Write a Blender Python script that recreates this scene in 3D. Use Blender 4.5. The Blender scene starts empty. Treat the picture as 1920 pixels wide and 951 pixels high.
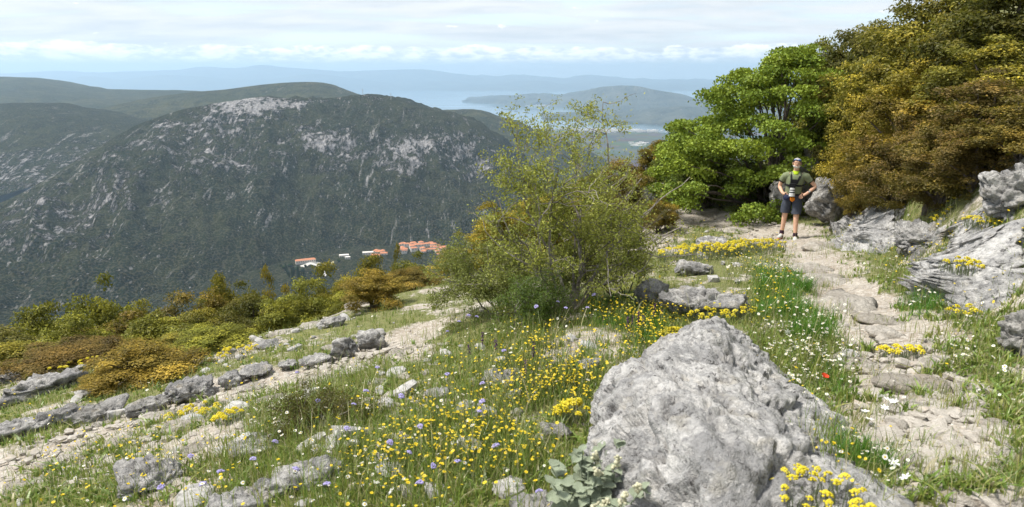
import bpy, bmesh, math, random
import numpy as np
from mathutils import Vector, Matrix

scene = bpy.context.scene
rad = math.radians

# ------------------------------------------------------------------ camera
FPX, HORIZON, CX, CY = 1280.0, 135.0, 960.0, 475.5      # photograph pixels
PITCH = math.atan((CY - HORIZON) / FPX)
cam_data = bpy.data.cameras.new("camera")
cam_data.sensor_width = 36.0
cam_data.lens = FPX / 1920.0 * 36.0
cam_data.clip_start = 0.05
cam_data.clip_end = 200000.0
cam_data.dof.use_dof = True
cam_data.dof.focus_distance = 13.0
cam_data.dof.aperture_fstop = 4.0
cam = bpy.data.objects.new("camera", cam_data)
scene.collection.objects.link(cam)
cam.location = (0, 0, 0)
cam.rotation_euler = (math.pi / 2 - PITCH, 0, 0)
scene.camera = cam

# ------------------------------------------------------------------ sky and sun
SUN_EL, SUN_AZ = rad(60), rad(-88)          # azimuth from +Y towards +X
world = bpy.data.worlds.new("World")
scene.world = world
world.use_nodes = True
nt = world.node_tree
nt.nodes.clear()


class N:
    """tiny node-graph helper"""
    def __init__(self, tree):
        self.t = tree

    def __call__(self, kind, ins=None, **props):
        n = self.t.nodes.new(kind)
        for k, v in props.items():
            setattr(n, k, v)
        for k, v in (ins or {}).items():
            if isinstance(v, bpy.types.NodeSocket):
                self.t.links.new(v, n.inputs[k])
            else:
                n.inputs[k].default_value = v
        return n

    def math(self, op, a, b=0.0, clamp=False):
        n = self('ShaderNodeMath', {0: a, 1: b}, operation=op)
        n.use_clamp = clamp
        return n.outputs[0]

    def mix(self, f, a, b, blend='MIX'):
        n = self.t.nodes.new('ShaderNodeMix')
        n.data_type = 'RGBA'
        n.blend_type = blend
        for idx, v in ((0, f), (6, a), (7, b)):
            if isinstance(v, bpy.types.NodeSocket):
                self.t.links.new(v, n.inputs[idx])
            else:
                n.inputs[idx].default_value = (tuple(v) + (1,))[:4] if idx else v
        return n.outputs[2]

    def noise(self, vec, scale, detail=4.0, rough=0.55, dist=0.0):
        return self('ShaderNodeTexNoise', {'Vector': vec, 'Scale': scale, 'Detail': detail,
                                           'Roughness': rough, 'Distortion': dist}).outputs['Fac']

    def ramp(self, f, lo, hi, a=0.0, b=1.0):
        n = self('ShaderNodeMapRange', {0: f, 1: lo, 2: hi, 3: a, 4: b})
        n.interpolation_type = 'SMOOTHSTEP'
        return n.outputs[0]


g = N(nt)
sky = g('ShaderNodeTexSky', sky_type='NISHITA')
sky.sun_disc = False
sky.sun_elevation = SUN_EL
sky.sun_rotation = SUN_AZ
sky.altitude = 700
sky.air_density = 1.0
sky.dust_density = 1.5
sky.ozone_density = 1.5
tc = g('ShaderNodeTexCoord')
sep = g('ShaderNodeSeparateXYZ', {0: tc.outputs['Generated']})
X, Y, Z = sep.outputs
zz = g.math('MAXIMUM', Z, 0.0)
den = g.math('ADD', zz, 0.10)
plane = g('ShaderNodeCombineXYZ', {0: g.math('DIVIDE', X, den), 1: g.math('DIVIDE', Y, den), 2: 0.0}).outputs[0]
stretch = g('ShaderNodeMapping', {'Vector': plane, 'Scale': (0.55, 1.0, 1.0), 'Rotation': (0, 0, 0.18)}).outputs[0]
n1 = g.noise(stretch, 0.62, 7.0, 0.56, 0.5)
n2 = g.noise(stretch, 2.2, 6.0, 0.6, 0.3)
cov = g.math('ADD', g.math('MULTIPLY', n1, 0.75), g.math('MULTIPLY', n2, 0.25))
veil = g.ramp(cov, 0.38, 0.54, 0.42, 0.97)
shade = g.ramp(n2, 0.3, 0.7, 0.0, 1.0)
cloudc = g.mix(shade, (2.75, 2.92, 3.1), (3.62, 3.62, 3.62))
skyc = g.mix(veil, sky.outputs[0], cloudc)
# bright belt of cumulus low over the far coast
az = g.math('ARCTAN2', X, Y)
cvec = g('ShaderNodeCombineXYZ', {0: g.math('MULTIPLY', az, 9.0), 1: g.math('MULTIPLY', Z, 26.0), 2: 3.7}).outputs[0]
cn = g.noise(cvec, 2.3, 9.0, 0.58, 0.15)
band = g.math('SUBTRACT', 1.0, g.math('POWER', g.math('ABSOLUTE', g.math('DIVIDE', g.math('SUBTRACT', Z, 0.020), 0.020)), 2.0), True)
cn2 = g.noise(g('ShaderNodeCombineXYZ', {0: g.math('MULTIPLY', az, 3.0), 1: 0.0, 2: 1.0}).outputs[0], 2.0, 2.0)
cum = g.math('ADD', g.math('ADD', cn, g.math('MULTIPLY', band, 0.36)), g.math('MULTIPLY', cn2, 0.25))
cmask = g.math('MULTIPLY', g.ramp(cum, 0.80, 0.90), g.ramp(Z, 0.006, 0.02))
cn3 = g.noise(cvec, 5.0, 6.0, 0.6)
cumc = g.mix(g.ramp(g.math('ADD', cn3, g.math('MULTIPLY', Z, 5.0)), 0.45, 0.75), (3.0, 3.25, 3.55), (6.0, 5.85, 5.6))
skyc = g.mix(g.math('MULTIPLY', cmask, 0.9), skyc, cumc)
bg = g('ShaderNodeBackground', {'Color': skyc, 'Strength': 0.135})
out = g('ShaderNodeOutputWorld', {'Surface': bg.outputs[0]})

sun_data = bpy.data.lights.new("sun", 'SUN')
sun_data.energy = 2.9
sun_data.angle = rad(12.0)
sun_data.color = (1.0, 0.95, 0.87)
sun = bpy.data.objects.new("sun", sun_data)
scene.collection.objects.link(sun)
sd = Vector((math.sin(SUN_AZ) * math.cos(SUN_EL), math.cos(SUN_AZ) * math.cos(SUN_EL), math.sin(SUN_EL)))
sun.rotation_euler = sd.to_track_quat('Z', 'Y').to_euler()
sun.location = (0, 0, 40)

scene.view_settings.view_transform = 'Standard'
scene.view_settings.look = 'None'
scene.view_settings.gamma = 1.0
scene.view_settings.use_curve_mapping = False
scene.view_settings.exposure = 1.1
scene.cycles.use_denoising = True
scene.cycles.volume_bounces = 1
scene.cycles.max_bounces = 7
scene.cycles.transparent_max_bounces = 8
scene.cycles.sample_clamp_indirect = 6.0

# ------------------------------------------------------------------ helpers
COL = scene.collection


def link(o, parent=None, label=None, cat=None, group=None, kind=None):
    COL.objects.link(o)
    if parent is not None:
        o.parent = parent
    if label:
        o["label"] = label
    if cat:
        o["category"] = cat
    if group:
        o["group"] = group
    if kind:
        o["kind"] = kind
    return o


def mesh(name, V, F, mat=None, smooth=False, **attrs):
    """fast mesh from arrays; F is an (n,3) or (n,4) array"""
    V = np.ascontiguousarray(V, dtype=np.float32)
    F = np.ascontiguousarray(F, dtype=np.int32)
    me = bpy.data.meshes.new(name)
    me.vertices.add(len(V))
    me.vertices.foreach_set("co", V.ravel())
    k = F.shape[1]
    me.loops.add(F.size)
    me.loops.foreach_set("vertex_index", F.ravel())
    me.polygons.add(len(F))
    me.polygons.foreach_set("loop_start", np.arange(0, F.size, k, dtype=np.int32))
    me.polygons.foreach_set("use_smooth", np.full(len(F), smooth, dtype=bool))
    for an, av in attrs.items():
        av = np.asarray(av, dtype=np.float32)
        if av.ndim == 1:
            a = me.attributes.new(an, 'FLOAT', 'POINT')
            a.data.foreach_set("value", av)
        else:
            c4 = np.ones((len(V), 4), dtype=np.float32)
            c4[:, :3] = av[:, :3]
            a = me.attributes.new(an, 'FLOAT_COLOR', 'POINT')
            a.data.foreach_set("color", c4.ravel())
    if mat:
        me.materials.append(mat)
    me.update(calc_edges=True)
    return me


def obj(name, me, parent=None, loc=(0, 0, 0), rot=(0, 0, 0), scale=(1, 1, 1), **kw):
    o = bpy.data.objects.new(name, me)
    o.location, o.rotation_euler, o.scale = loc, rot, scale
    return link(o, parent, **kw)


def empty(name, loc=(0, 0, 0), rot=(0, 0, 0), **kw):
    o = bpy.data.objects.new(name, None)
    o.empty_display_size = 0.1
    o.location, o.rotation_euler = loc, rot
    return link(o, **kw)


def _hash(ix, iy, iz, seed):
    h = (ix * 374761393 + iy * 668265263 + iz * 2147483647 + seed * 1274126177) & 0xFFFFFFFF
    h = ((h ^ (h >> 13)) * 1103515245) & 0xFFFFFFFF
    h = ((h ^ (h >> 16)) * 2246822519) & 0xFFFFFFFF
    return (h ^ (h >> 15)) & 0xFFFFFFFF


GR = np.array([[1, 1, 0], [-1, 1, 0], [1, -1, 0], [-1, -1, 0], [1, 0, 1], [-1, 0, 1], [1, 0, -1], [-1, 0, -1],
               [0, 1, 1], [0, -1, 1], [0, 1, -1], [0, -1, -1], [1, 1, 0], [-1, 1, 0], [0, -1, 1], [0, -1, -1]], dtype=np.float64)


def pn(P, seed=0):
    """gradient noise, about -1..1"""
    P = np.asarray(P, dtype=np.float64)
    I = np.floor(P).astype(np.int64)
    f = P - I
    u = f * f * f * (f * (f * 6 - 15) + 10)
    r = np.zeros(len(P))
    for dx in (0, 1):
        wx = u[:, 0] if dx else 1 - u[:, 0]
        for dy in (0, 1):
            wy = u[:, 1] if dy else 1 - u[:, 1]
            for dz in (0, 1):
                wz = u[:, 2] if dz else 1 - u[:, 2]
                gi = GR[_hash(I[:, 0] + dx, I[:, 1] + dy, I[:, 2] + dz, seed) & 15]
                r += wx * wy * wz * (gi[:, 0] * (f[:, 0] - dx) + gi[:, 1] * (f[:, 1] - dy) + gi[:, 2] * (f[:, 2] - dz))
    return r


def fbm(P, octaves=4, seed=0, gain=0.5, ridged=False):
    P = np.asarray(P, dtype=np.float64)
    r = np.zeros(len(P))
    a = 1.0
    for o in range(octaves):
        n = pn(P * (2.03 ** o) + o * 17.3, seed + o)
        r += a * ((1 - 2.2 * np.abs(n)) if ridged else n)
        a *= gain
    return r


def worley(P, seed=0):
    """cellular noise: distance to nearest and second nearest point, and a value per cell"""
    P = np.asarray(P, dtype=np.float64)
    I = np.floor(P).astype(np.int64)
    f1 = np.full(len(P), 9.0); f2 = np.full(len(P), 9.0); cid = np.zeros(len(P))
    for dx in (-1, 0, 1):
        for dy in (-1, 0, 1):
            for dz in (-1, 0, 1):
                hx = _hash(I[:, 0] + dx, I[:, 1] + dy, I[:, 2] + dz, seed)
                c = np.stack([(hx & 255) / 255.0 + dx, ((hx >> 8) & 255) / 255.0 + dy, ((hx >> 16) & 255) / 255.0 + dz], axis=1) + I
                d = np.linalg.norm(P - c, axis=1)
                nearer = d < f1
                f2 = np.where(nearer, f1, np.minimum(f2, d))
                cid = np.where(nearer, ((hx >> 20) & 1023) / 1023.0, cid)
                f1 = np.where(nearer, d, f1)
    return f1, f2, cid


def sstep(x, a, b):
    t = np.clip((np.asarray(x, dtype=np.float64) - a) / (b - a), 0, 1)
    return t * t * (3 - 2 * t)


CP, SP = math.cos(PITCH), math.sin(PITCH)


def ray(px, py):
    """view ray through a photograph pixel: (x, y, z) with unit camera depth"""
    a = (np.asarray(px, dtype=np.float64) - CX) / FPX
    b = -(np.asarray(py, dtype=np.float64) - CY) / FPX
    return np.stack(np.broadcast_arrays(a, CP + b * SP, -SP + b * CP), axis=-1)


def at(px, py, dist):
    """the point seen at that pixel at ground distance dist (metres along +Y)"""
    d = ray(px, py)
    return d * (np.asarray(dist, dtype=np.float64) / d[..., 1])[..., None]


def at_z(px, py, z):
    d = ray(px, py)
    return d * (np.asarray(z, dtype=np.float64) / d[..., 2])[..., None]


# ------------------------------------------------------------------ materials
def material(name):
    m = bpy.data.materials.new(name)
    m.use_nodes = True
    m.node_tree.nodes.clear()
    return m, N(m.node_tree)


def finish(g, shader):
    g('ShaderNodeOutputMaterial', {'Surface': shader})


def bump(g, height, strength=0.5, distance=0.02):
    return g('ShaderNodeBump', {'Height': height, 'Strength': strength, 'Distance': distance}).outputs[0]


def principled(g, color, rough=0.8, normal=None, spec=0.3, metal=0.0):
    n = g('ShaderNodeBsdfPrincipled', {'Base Color': color if isinstance(color, bpy.types.NodeSocket) else (tuple(color) + (1,))[:4],
                                       'Roughness': rough, 'Specular IOR Level': spec, 'Metallic': metal})
    if normal is not None:
        g.t.links.new(normal, n.inputs['Normal'])
    return n.outputs[0]


def plain(name, color, rough=0.7, spec=0.3, var=0.12, scale=30.0, bmp=0.0):
    m, g = material(name)
    t = g('ShaderNodeTexCoord')
    n = g.noise(t.outputs['Object'], scale, 4.0, 0.6)
    k = g.ramp(n, 0.3, 0.7, 1 - var, 1 + var)
    c = g.mix(1.0, color, g('ShaderNodeCombineColor', {0: k, 1: k, 2: k}).outputs[0], 'MULTIPLY')
    finish(g, principled(g, c, rough, bump(g, n, bmp, 0.01) if bmp else None, spec))
    return m


def rock_material(name, pale, mid, dark, ochre, dark_amount=0.0, scale=1.0, bdist=0.05):
    m, g = material(name)
    t = g('ShaderNodeTexCoord')
    inf = g('ShaderNodeObjectInfo')
    off = g('ShaderNodeVectorMath', {0: inf.outputs['Location'], 1: t.outputs['Object']}, operation='ADD').outputs[0]
    a = g.noise(off, 2.6 * scale, 6.0, 0.62, 0.4)
    b = g.noise(off, 11.0 * scale, 6.0, 0.68, 0.6)
    c = g.noise(off, 34.0 * scale, 5.0, 0.7)
    d = g.noise(off, 5.0 * scale, 3.0, 0.6)
    e = g.noise(off, 90.0 * scale, 3.0, 0.7)
    col = g.mix(g.ramp(g.math('ADD', g.math('MULTIPLY', a, 0.55), g.math('MULTIPLY', b, 0.45)), 0.43, 0.57), mid, pale)
    col = g.mix(g.math('MULTIPLY', g.ramp(d, 0.56, 0.70), 0.45), col, ochre)
    col = g.mix(g.math('MULTIPLY', g.ramp(c, 0.48, 0.60), 0.5), col, tuple(x * 0.62 for x in mid))
    white = g.ramp(g.math('ADD', g.math('MULTIPLY', b, 0.5), g.math('MULTIPLY', e, 0.5)), 0.56, 0.64)
    col = g.mix(g.math('MULTIPLY', white, 0.75), col, tuple(min(0.8, x * 1.28) for x in pale))
    spots = g.ramp(g.math('ADD', g.math('MULTIPLY', b, 0.6), g.math('MULTIPLY', c, 0.4)), 0.435 + dark_amount, 0.385 + dark_amount)
    col = g.mix(g.math('MULTIPLY', spots, 0.8), col, dark)
    vor = g('ShaderNodeTexVoronoi', {'Vector': off, 'Scale': 16.0 * scale}, feature='F1').outputs['Distance']
    ht = g.math('ADD', g.math('ADD', g.math('MULTIPLY', b, 0.9), g.math('MULTIPLY', c, 0.6)),
                g.math('ADD', g.math('MULTIPLY', e, 0.3), g.math('MULTIPLY', vor, 0.35)))
    big = g.noise(off, 1.7 * scale, 4.0, 0.6, 0.8)
    col = g.mix(g.math('MULTIPLY', g.ramp(big, 0.50, 0.56), 0.26), col, tuple(x * 0.72 for x in mid))
    finish(g, principled(g, col, 0.92, bump(g, ht, 1.0, bdist), 0.1))
    return m


M_ROCK = rock_material("limestone", (0.53, 0.515, 0.49), (0.27, 0.265, 0.26), (0.05, 0.048, 0.046), (0.44, 0.38, 0.28))
M_PALE = rock_material("pale_limestone", (0.60, 0.585, 0.56), (0.34, 0.335, 0.33), (0.045, 0.042, 0.04), (0.50, 0.45, 0.35), 0.012)
M_ROCK_DARK = rock_material("weathered_limestone", (0.44, 0.425, 0.40), (0.23, 0.225, 0.215), (0.045, 0.042, 0.04), (0.33, 0.27, 0.17), 0.015)
M_SLAB = rock_material("worn_path_limestone", (0.50, 0.465, 0.41), (0.37, 0.335, 0.285), (0.15, 0.13, 0.10), (0.48, 0.38, 0.28), -0.05)

M_STONE = rock_material("loose_stone", (0.42, 0.39, 0.345), (0.31, 0.285, 0.25), (0.2, 0.17, 0.14), (0.48, 0.38, 0.28), -0.05, 0.25, 0.0015)
M_STONE_GREY = rock_material("loose_grey_stone", (0.44, 0.43, 0.41), (0.29, 0.28, 0.27), (0.12, 0.11, 0.10), (0.46, 0.40, 0.30), -0.03, 0.25, 0.0015)
M_GRAVEL = rock_material("gravel", (0.42, 0.39, 0.345), (0.33, 0.30, 0.26), (0.25, 0.2, 0.16), (0.48, 0.38, 0.28), -0.05, 2.0, 0.002)


def leaf_material(name, young_mix=1.0, trans=0.27, gloss=0.015):
    """leaf colour from the shrub's own leaf_color / young_color, per-leaf variation in the mesh"""
    m, g = material(name)
    base = g('ShaderNodeAttribute', attribute_name='leaf_color', attribute_type='OBJECT').outputs['Color']
    young = g('ShaderNodeAttribute', attribute_name='young_color', attribute_type='OBJECT').outputs['Color']
    v = g('ShaderNodeSeparateColor', {0: g('ShaderNodeAttribute', attribute_name='leaf', attribute_type='GEOMETRY').outputs['Color']})
    c = g.mix(g.math('MULTIPLY', v.outputs[0], young_mix), base, young)
    k = v.outputs[1]
    c = g.mix(1.0, c, g('ShaderNodeCombineColor', {0: k, 1: k, 2: k}).outputs[0], 'MULTIPLY')
    d = g('ShaderNodeBsdfDiffuse', {'Color': c}).outputs[0]
    tl = g('ShaderNodeBsdfTranslucent', {'Color': g.mix(0.5, c, (0.32, 0.34, 0.03))}).outputs[0]
    gl = g('ShaderNodeBsdfGlossy', {'Color': (1, 1, 1, 1), 'Roughness': 0.5}).outputs[0]
    s = g('ShaderNodeMixShader', {0: trans, 1: d, 2: tl}).outputs[0]
    s = g('ShaderNodeMixShader', {0: gloss, 1: s, 2: gl}).outputs[0]
    finish(g, s)
    return m


def vcol_material(name, trans=0.35, gloss=0.04):
    m, g = material(name)
    c = g('ShaderNodeAttribute', attribute_name='col', attribute_type='GEOMETRY').outputs['Color']
    d = g('ShaderNodeBsdfDiffuse', {'Color': c}).outputs[0]
    tl = g('ShaderNodeBsdfTranslucent', {'Color': c}).outputs[0]
    gl = g('ShaderNodeBsdfGlossy', {'Color': (1, 1, 1, 1), 'Roughness': 0.45}).outputs[0]
    s = g('ShaderNodeMixShader', {0: trans, 1: d, 2: tl}).outputs[0]
    s = g('ShaderNodeMixShader', {0: gloss, 1: s, 2: gl}).outputs[0]
    finish(g, s)
    return m


M_LEAF = leaf_material("shrub_leaf")
M_BLADE = vcol_material("grass_blade", 0.4)
M_PETAL = vcol_material("petal", 0.3, 0.02)
M_BARK = plain("bark", (0.12, 0.10, 0.085), 0.95, 0.1, 0.35, 18.0, 0.6)
M_BARK_GREY = plain("grey_bark", (0.20, 0.18, 0.16), 0.95, 0.1, 0.35, 25.0, 0.6)

# ------------------------------------------------------------------ far land
def spline(pts, n):
    """Catmull-Rom through pts (k,3), n samples evenly in parameter length"""
    P = np.asarray(pts, dtype=np.float64)
    d = np.r_[0, np.cumsum(np.linalg.norm(np.diff(P[:, :2], axis=0), axis=1) + 1e-9)]
    t = np.linspace(0, d[-1], n)
    i = np.clip(np.searchsorted(d, t, 'right') - 1, 0, len(P) - 2)
    u = ((t - d[i]) / (d[i + 1] - d[i]))[:, None]
    p0, p1, p2, p3 = P[np.maximum(i - 1, 0)], P[i], P[i + 1], P[np.minimum(i + 2, len(P) - 1)]
    m1, m2 = (p2 - p0) / 2, (p3 - p1) / 2
    lo, hi = np.minimum(p1, p2), np.maximum(p1, p2)
    q = (2 * u**3 - 3 * u**2 + 1) * p1 + (u**3 - 2 * u**2 + u) * m1 + (-2 * u**3 + 3 * u**2) * p2 + (u**3 - u**2) * m2
    return np.clip(q, lo - 0.15 * (hi - lo), hi + 0.15 * (hi - lo))


def grid_faces(nu, nv):
    i, j = np.meshgrid(np.arange(nu - 1), np.arange(nv - 1), indexing='ij')
    a = (i * nv + j).ravel()
    return np.stack([a, a + 1, a + nv + 1, a + nv], axis=1)


def loft(name, crest, foot, back, nu, nv, nb, mat, relief, gully, seed, bow=0.0, rockfn=None, label=None):
    """a mountain: crest, foot and hidden back lines (world points), relief in metres"""
    C, F_, B = spline(crest, nu), spline(foot, nu), spline(back, nu)
    tb = np.linspace(0, 1, nb, endpoint=False)[None, :, None]
    tf = np.linspace(0, 1, nv)[None, :, None]
    top = B[:, None] + (C - B)[:, None] * tb
    top[..., 2] += (np.sin(tb[..., 0] * math.pi / 2) - tb[..., 0]) * (C[:, 2] - B[:, 2])[:, None]
    fr = C[:, None] + (F_ - C)[:, None] * tf
    fr[..., 2] += bow * (C[:, 2] - F_[:, 2])[:, None] * np.sin(tf[..., 0] * math.pi)
    P = np.concatenate([top, fr], axis=1)
    s = np.concatenate([np.broadcast_to(tb[..., 0] - 1, (nu, nb)), np.broadcast_to(tf[..., 0], (nu, nv))], axis=1)
    u = np.linspace(0, 1, nu)[:, None] * np.ones_like(s)
    flat = P.reshape(-1, 3)
    S = s.ravel()
    U = u.ravel()
    w = np.clip(1 - np.abs(S), 0.0, 1) ** 0.35 * np.clip(np.abs(S) * 7, 0.03, 1)
    L = np.linalg.norm(C[-1] - C[0])
    gl = fbm(np.stack([U * L / gully, S * 1.6 + fbm(flat / (gully * 2), 2, seed + 9) * 0.4, flat[:, 2] * 0], axis=1), 4, seed, 0.55, True)
    sm = fbm(flat / (gully * 0.35), 4, seed + 5, 0.55)
    gd = gl * 0.75 - 0.45
    gd = np.where(gd > 0, gd * sstep(np.abs(S), 0.10, 0.45), gd)
    flat[:, 2] += relief * w * gd + relief * 0.30 * sm * np.clip(w, 0.10, 1)
    rock = rockfn(U, S, flat) if rockfn else np.zeros(len(flat))
    me = mesh(name, flat, grid_faces(nu, nb + nv), mat, True, rock=rock)
    return obj(name, me, kind="structure", label=label)


def mountain_material(name, green, olive, rockc, scale, rock_bias=0.0, bmp=1.0):
    m, g = material(name)
    t = g('ShaderNodeTexCoord').outputs['Object']
    a = g.noise(t, 0.0045 * scale, 5.0, 0.6, 0.3)
    b = g.noise(t, 0.022 * scale, 6.0, 0.65)
    tall = g('ShaderNodeMapping', {'Vector': t, 'Scale': (1.15, 0.55, 0.38)}).outputs[0]
    c = g.noise(tall, 0.060 * scale, 7.0, 0.78, 0.3)
    sp = g('ShaderNodeTexVoronoi', {'Vector': t, 'Scale': 0.17 * scale}, feature='F1')
    spd = sp.outputs['Distance']
    col = g.mix(g.ramp(a, 0.35, 0.65), green, olive)
    col = g.mix(g.ramp(b, 0.42, 0.62), col, tuple(x * 0.55 for x in green))
    # shrubs as dots between paler dry ground
    col = g.mix(g.math('MULTIPLY', g.ramp(spd, 0.42, 0.75), 0.40), col, (0.11, 0.10, 0.07))
    rk = g('ShaderNodeAttribute', attribute_name='rock', attribute_type='GEOMETRY').outputs['Fac']
    mask = g.math('ADD', g.math('MULTIPLY', c, 0.62), g.math('MULTIPLY', b, 0.38))
    thr = g.math('SUBTRACT', 0.70 - rock_bias, g.math('MULTIPLY', rk, 0.21))
    rm = g('ShaderNodeMapRange', {0: g.math('SUBTRACT', mask, thr), 1: 0.0, 2: 0.05, 3: 0.0, 4: 1.0}).outputs[0]
    crag = g.noise(tall, 0.16 * scale, 4.0, 0.7)
    rc = g.mix(g.ramp(crag, 0.38, 0.6), tuple(x * 0.5 for x in rockc), rockc)
    col = g.mix(rm, col, rc)
    st = g.noise(g('ShaderNodeMapping', {'Vector': t, 'Scale': (1.3, 0.22, 0.14)}).outputs[0], 0.030 * scale, 5.0, 0.7, 0.6)
    stm = g.math('MULTIPLY', g.ramp(st, 0.585, 0.64), g.math('MULTIPLY', g.ramp(crag, 0.40, 0.55), g.math('MINIMUM', g.math('MULTIPLY', rk, 1.3), 0.8)))
    col = g.mix(stm, col, rc)
    # single rocks and small crags scattered over the scrub
    for sc_, lim, amt in ((0.13, 0.34, 0.42), (0.055, 0.28, 0.30)):
        vr = g('ShaderNodeTexVoronoi', {'Vector': tall, 'Scale': sc_ * scale}, feature='F1')
        pick = g('ShaderNodeSeparateColor', {0: vr.outputs['Color']}).outputs[0]
        prob = g.math('ADD', g.math('MULTIPLY', g.ramp(b, 0.46, 0.66), 0.45), g.math('SUBTRACT', g.math('MULTIPLY', rk, 0.5), 0.10))
        on_ = g.math('LESS_THAN', pick, g.math('MULTIPLY', prob, amt))
        dot = g.math('MULTIPLY', on_, g.ramp(g.math('ADD', vr.outputs['Distance'], g.math('MULTIPLY', crag, 0.3)), lim + 0.12, lim, 0.0, 1.0))
        col = g.mix(g.math('MULTIPLY', dot, 0.62), col, rc)
    ht = g.math('ADD', g.math('MULTIPLY', c, 6.0), g.math('ADD', g.math('MULTIPLY', spd, -3.0), g.math('MULTIPLY', rm, 5.0)))
    finish(g, principled(g, col, 1.0, bump(g, ht, bmp, 1.0 / scale), 0.0))
    return m


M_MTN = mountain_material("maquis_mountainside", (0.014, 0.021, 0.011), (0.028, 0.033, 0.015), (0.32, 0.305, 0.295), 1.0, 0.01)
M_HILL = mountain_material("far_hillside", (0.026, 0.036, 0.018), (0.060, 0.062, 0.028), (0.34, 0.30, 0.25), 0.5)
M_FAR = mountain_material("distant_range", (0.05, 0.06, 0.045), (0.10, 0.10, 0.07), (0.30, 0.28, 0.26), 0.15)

SEA = -700.0
FLOOR = -500.0


def px_line(l):
    return np.array([at(a, b, c) for a, b, c in l])


def z_line(l, z):
    return np.array([at_z(a, b, z) for a, b in l])


# rocky mountain across the valley
crest = px_line([(-420, 520, 1500), (-250, 470, 1650), (-80, 412, 1820), (40, 362, 1960), (120, 315, 2120), (190, 272, 2260), (250, 238, 2380), (300, 219, 2450),
                 (350, 204, 2520), (430, 190, 2600), (480, 183, 2640), (520, 185, 2680), (600, 185, 2760), (650, 181, 2800),
                 (690, 178, 2800), (740, 189, 2800), (800, 205, 2800), (850, 222, 2780), (900, 247, 2740), (950, 283, 2680),
                 (985, 325, 2600), (1040, 385, 2450), (1110, 440, 2250)])
foot = z_line([(-700, 800), (-450, 740), (-200, 680), (0, 632), (150, 600), (300, 560), (450, 522), (600, 478), (700, 466), (800, 456), (900, 448), (1050, 440), (1200, 440)], FLOOR - 8)
back = crest + np.array([150, 900, -260.0])


def rock_zone(U, S, P):
    d = P / np.maximum(P[:, 1:2], 1)
    px = CX + FPX * P[:, 0] / (P[:, 1] * CP - P[:, 2] * SP)
    e = lambda cx, cs, wx, ws: np.exp(-(((px - cx) / wx) ** 2 + ((S - cs) / ws) ** 2))
    r = 1.35 * e(470, 0.06, 85, 0.10) + 0.85 * e(330, 0.22, 110, 0.20) + 0.8 * e(620, 0.42, 80, 0.10) + 0.95 * e(760, 0.50, 110, 0.2)
    r += 0.55 * e(420, 0.45, 150, 0.18) + 0.75 * e(60, 0.25, 160, 0.28) + 0.9 * e(885, 0.28, 60, 0.22) + 0.5 * e(200, 0.5, 130, 0.2) + 0.6 * e(620, 0.05, 90, 0.06)
    n = fbm(P / 210.0, 3, 77)
    return np.clip(0.62 * r + 0.40 * n + 0.36, 0, 1.25)


loft("rocky_mountain", crest, foot, back, 350, 200, 20, M_MTN, 52.0, 170.0, 3, 0.05, rock_zone)

# hill on the left behind the rocky mountain's spur
crest = px_line([(-520, 235, 2900), (-250, 203, 3050), (-60, 195, 3150), (60, 194, 3200), (120, 203, 3230), (200, 221, 3250), (260, 236, 3260), (330, 252, 3260)])
foot = px_line([(-700, 420, 1900), (-350, 400, 2000), (-60, 378, 2200), (60, 350, 2300), (130, 330, 2400), (210, 292, 2600), (270, 262, 2800), (340, 262, 2900)])
loft("brushy_hill", crest, foot, crest + np.array([0, 700, -130.0]), 160, 110, 14, M_MTN, 18.0, 260.0, 11, 0.12,
     lambda U, S, P: np.clip(0.7 * sstep(S, 0.45, 0.9) + 0.2, 0, 1))
# plateau with fields, domed hill, long ridge behind
crest = px_line([(180, 205, 4300), (280, 184, 4450), (360, 173, 4500), (420, 168, 4500), (500, 158, 4500), (560, 154, 4500), (600, 156, 4500), (655, 175, 4450), (720, 196, 4400), (780, 215, 4350)])
foot = px_line([(60, 246, 3300), (200, 248, 3350), (300, 250, 3400), (400, 245, 3400), (500, 240, 3400), (560, 240, 3400), (600, 240, 3400), (680, 240, 3400), (740, 250, 3400), (800, 262, 3300)])
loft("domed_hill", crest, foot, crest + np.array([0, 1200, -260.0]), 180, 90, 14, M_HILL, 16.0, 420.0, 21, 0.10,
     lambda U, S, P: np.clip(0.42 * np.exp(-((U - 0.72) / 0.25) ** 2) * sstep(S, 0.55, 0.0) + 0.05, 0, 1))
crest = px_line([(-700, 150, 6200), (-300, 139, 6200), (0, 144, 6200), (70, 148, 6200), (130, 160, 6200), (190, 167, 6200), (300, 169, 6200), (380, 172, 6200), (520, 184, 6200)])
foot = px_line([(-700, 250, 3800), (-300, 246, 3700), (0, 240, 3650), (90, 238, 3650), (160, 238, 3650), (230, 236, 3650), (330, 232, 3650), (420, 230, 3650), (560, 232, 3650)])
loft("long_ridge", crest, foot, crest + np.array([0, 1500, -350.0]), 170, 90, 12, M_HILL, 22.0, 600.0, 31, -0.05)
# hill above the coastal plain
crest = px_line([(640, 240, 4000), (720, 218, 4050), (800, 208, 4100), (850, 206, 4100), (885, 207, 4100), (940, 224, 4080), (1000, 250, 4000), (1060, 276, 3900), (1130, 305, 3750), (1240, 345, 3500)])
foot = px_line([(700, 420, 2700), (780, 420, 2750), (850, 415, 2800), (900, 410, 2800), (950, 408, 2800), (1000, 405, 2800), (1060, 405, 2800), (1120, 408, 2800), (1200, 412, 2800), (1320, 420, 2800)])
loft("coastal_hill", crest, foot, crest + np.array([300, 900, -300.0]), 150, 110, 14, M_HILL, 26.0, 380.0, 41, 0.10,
     lambda U, S, P: np.full(len(P), 0.12))

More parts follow.
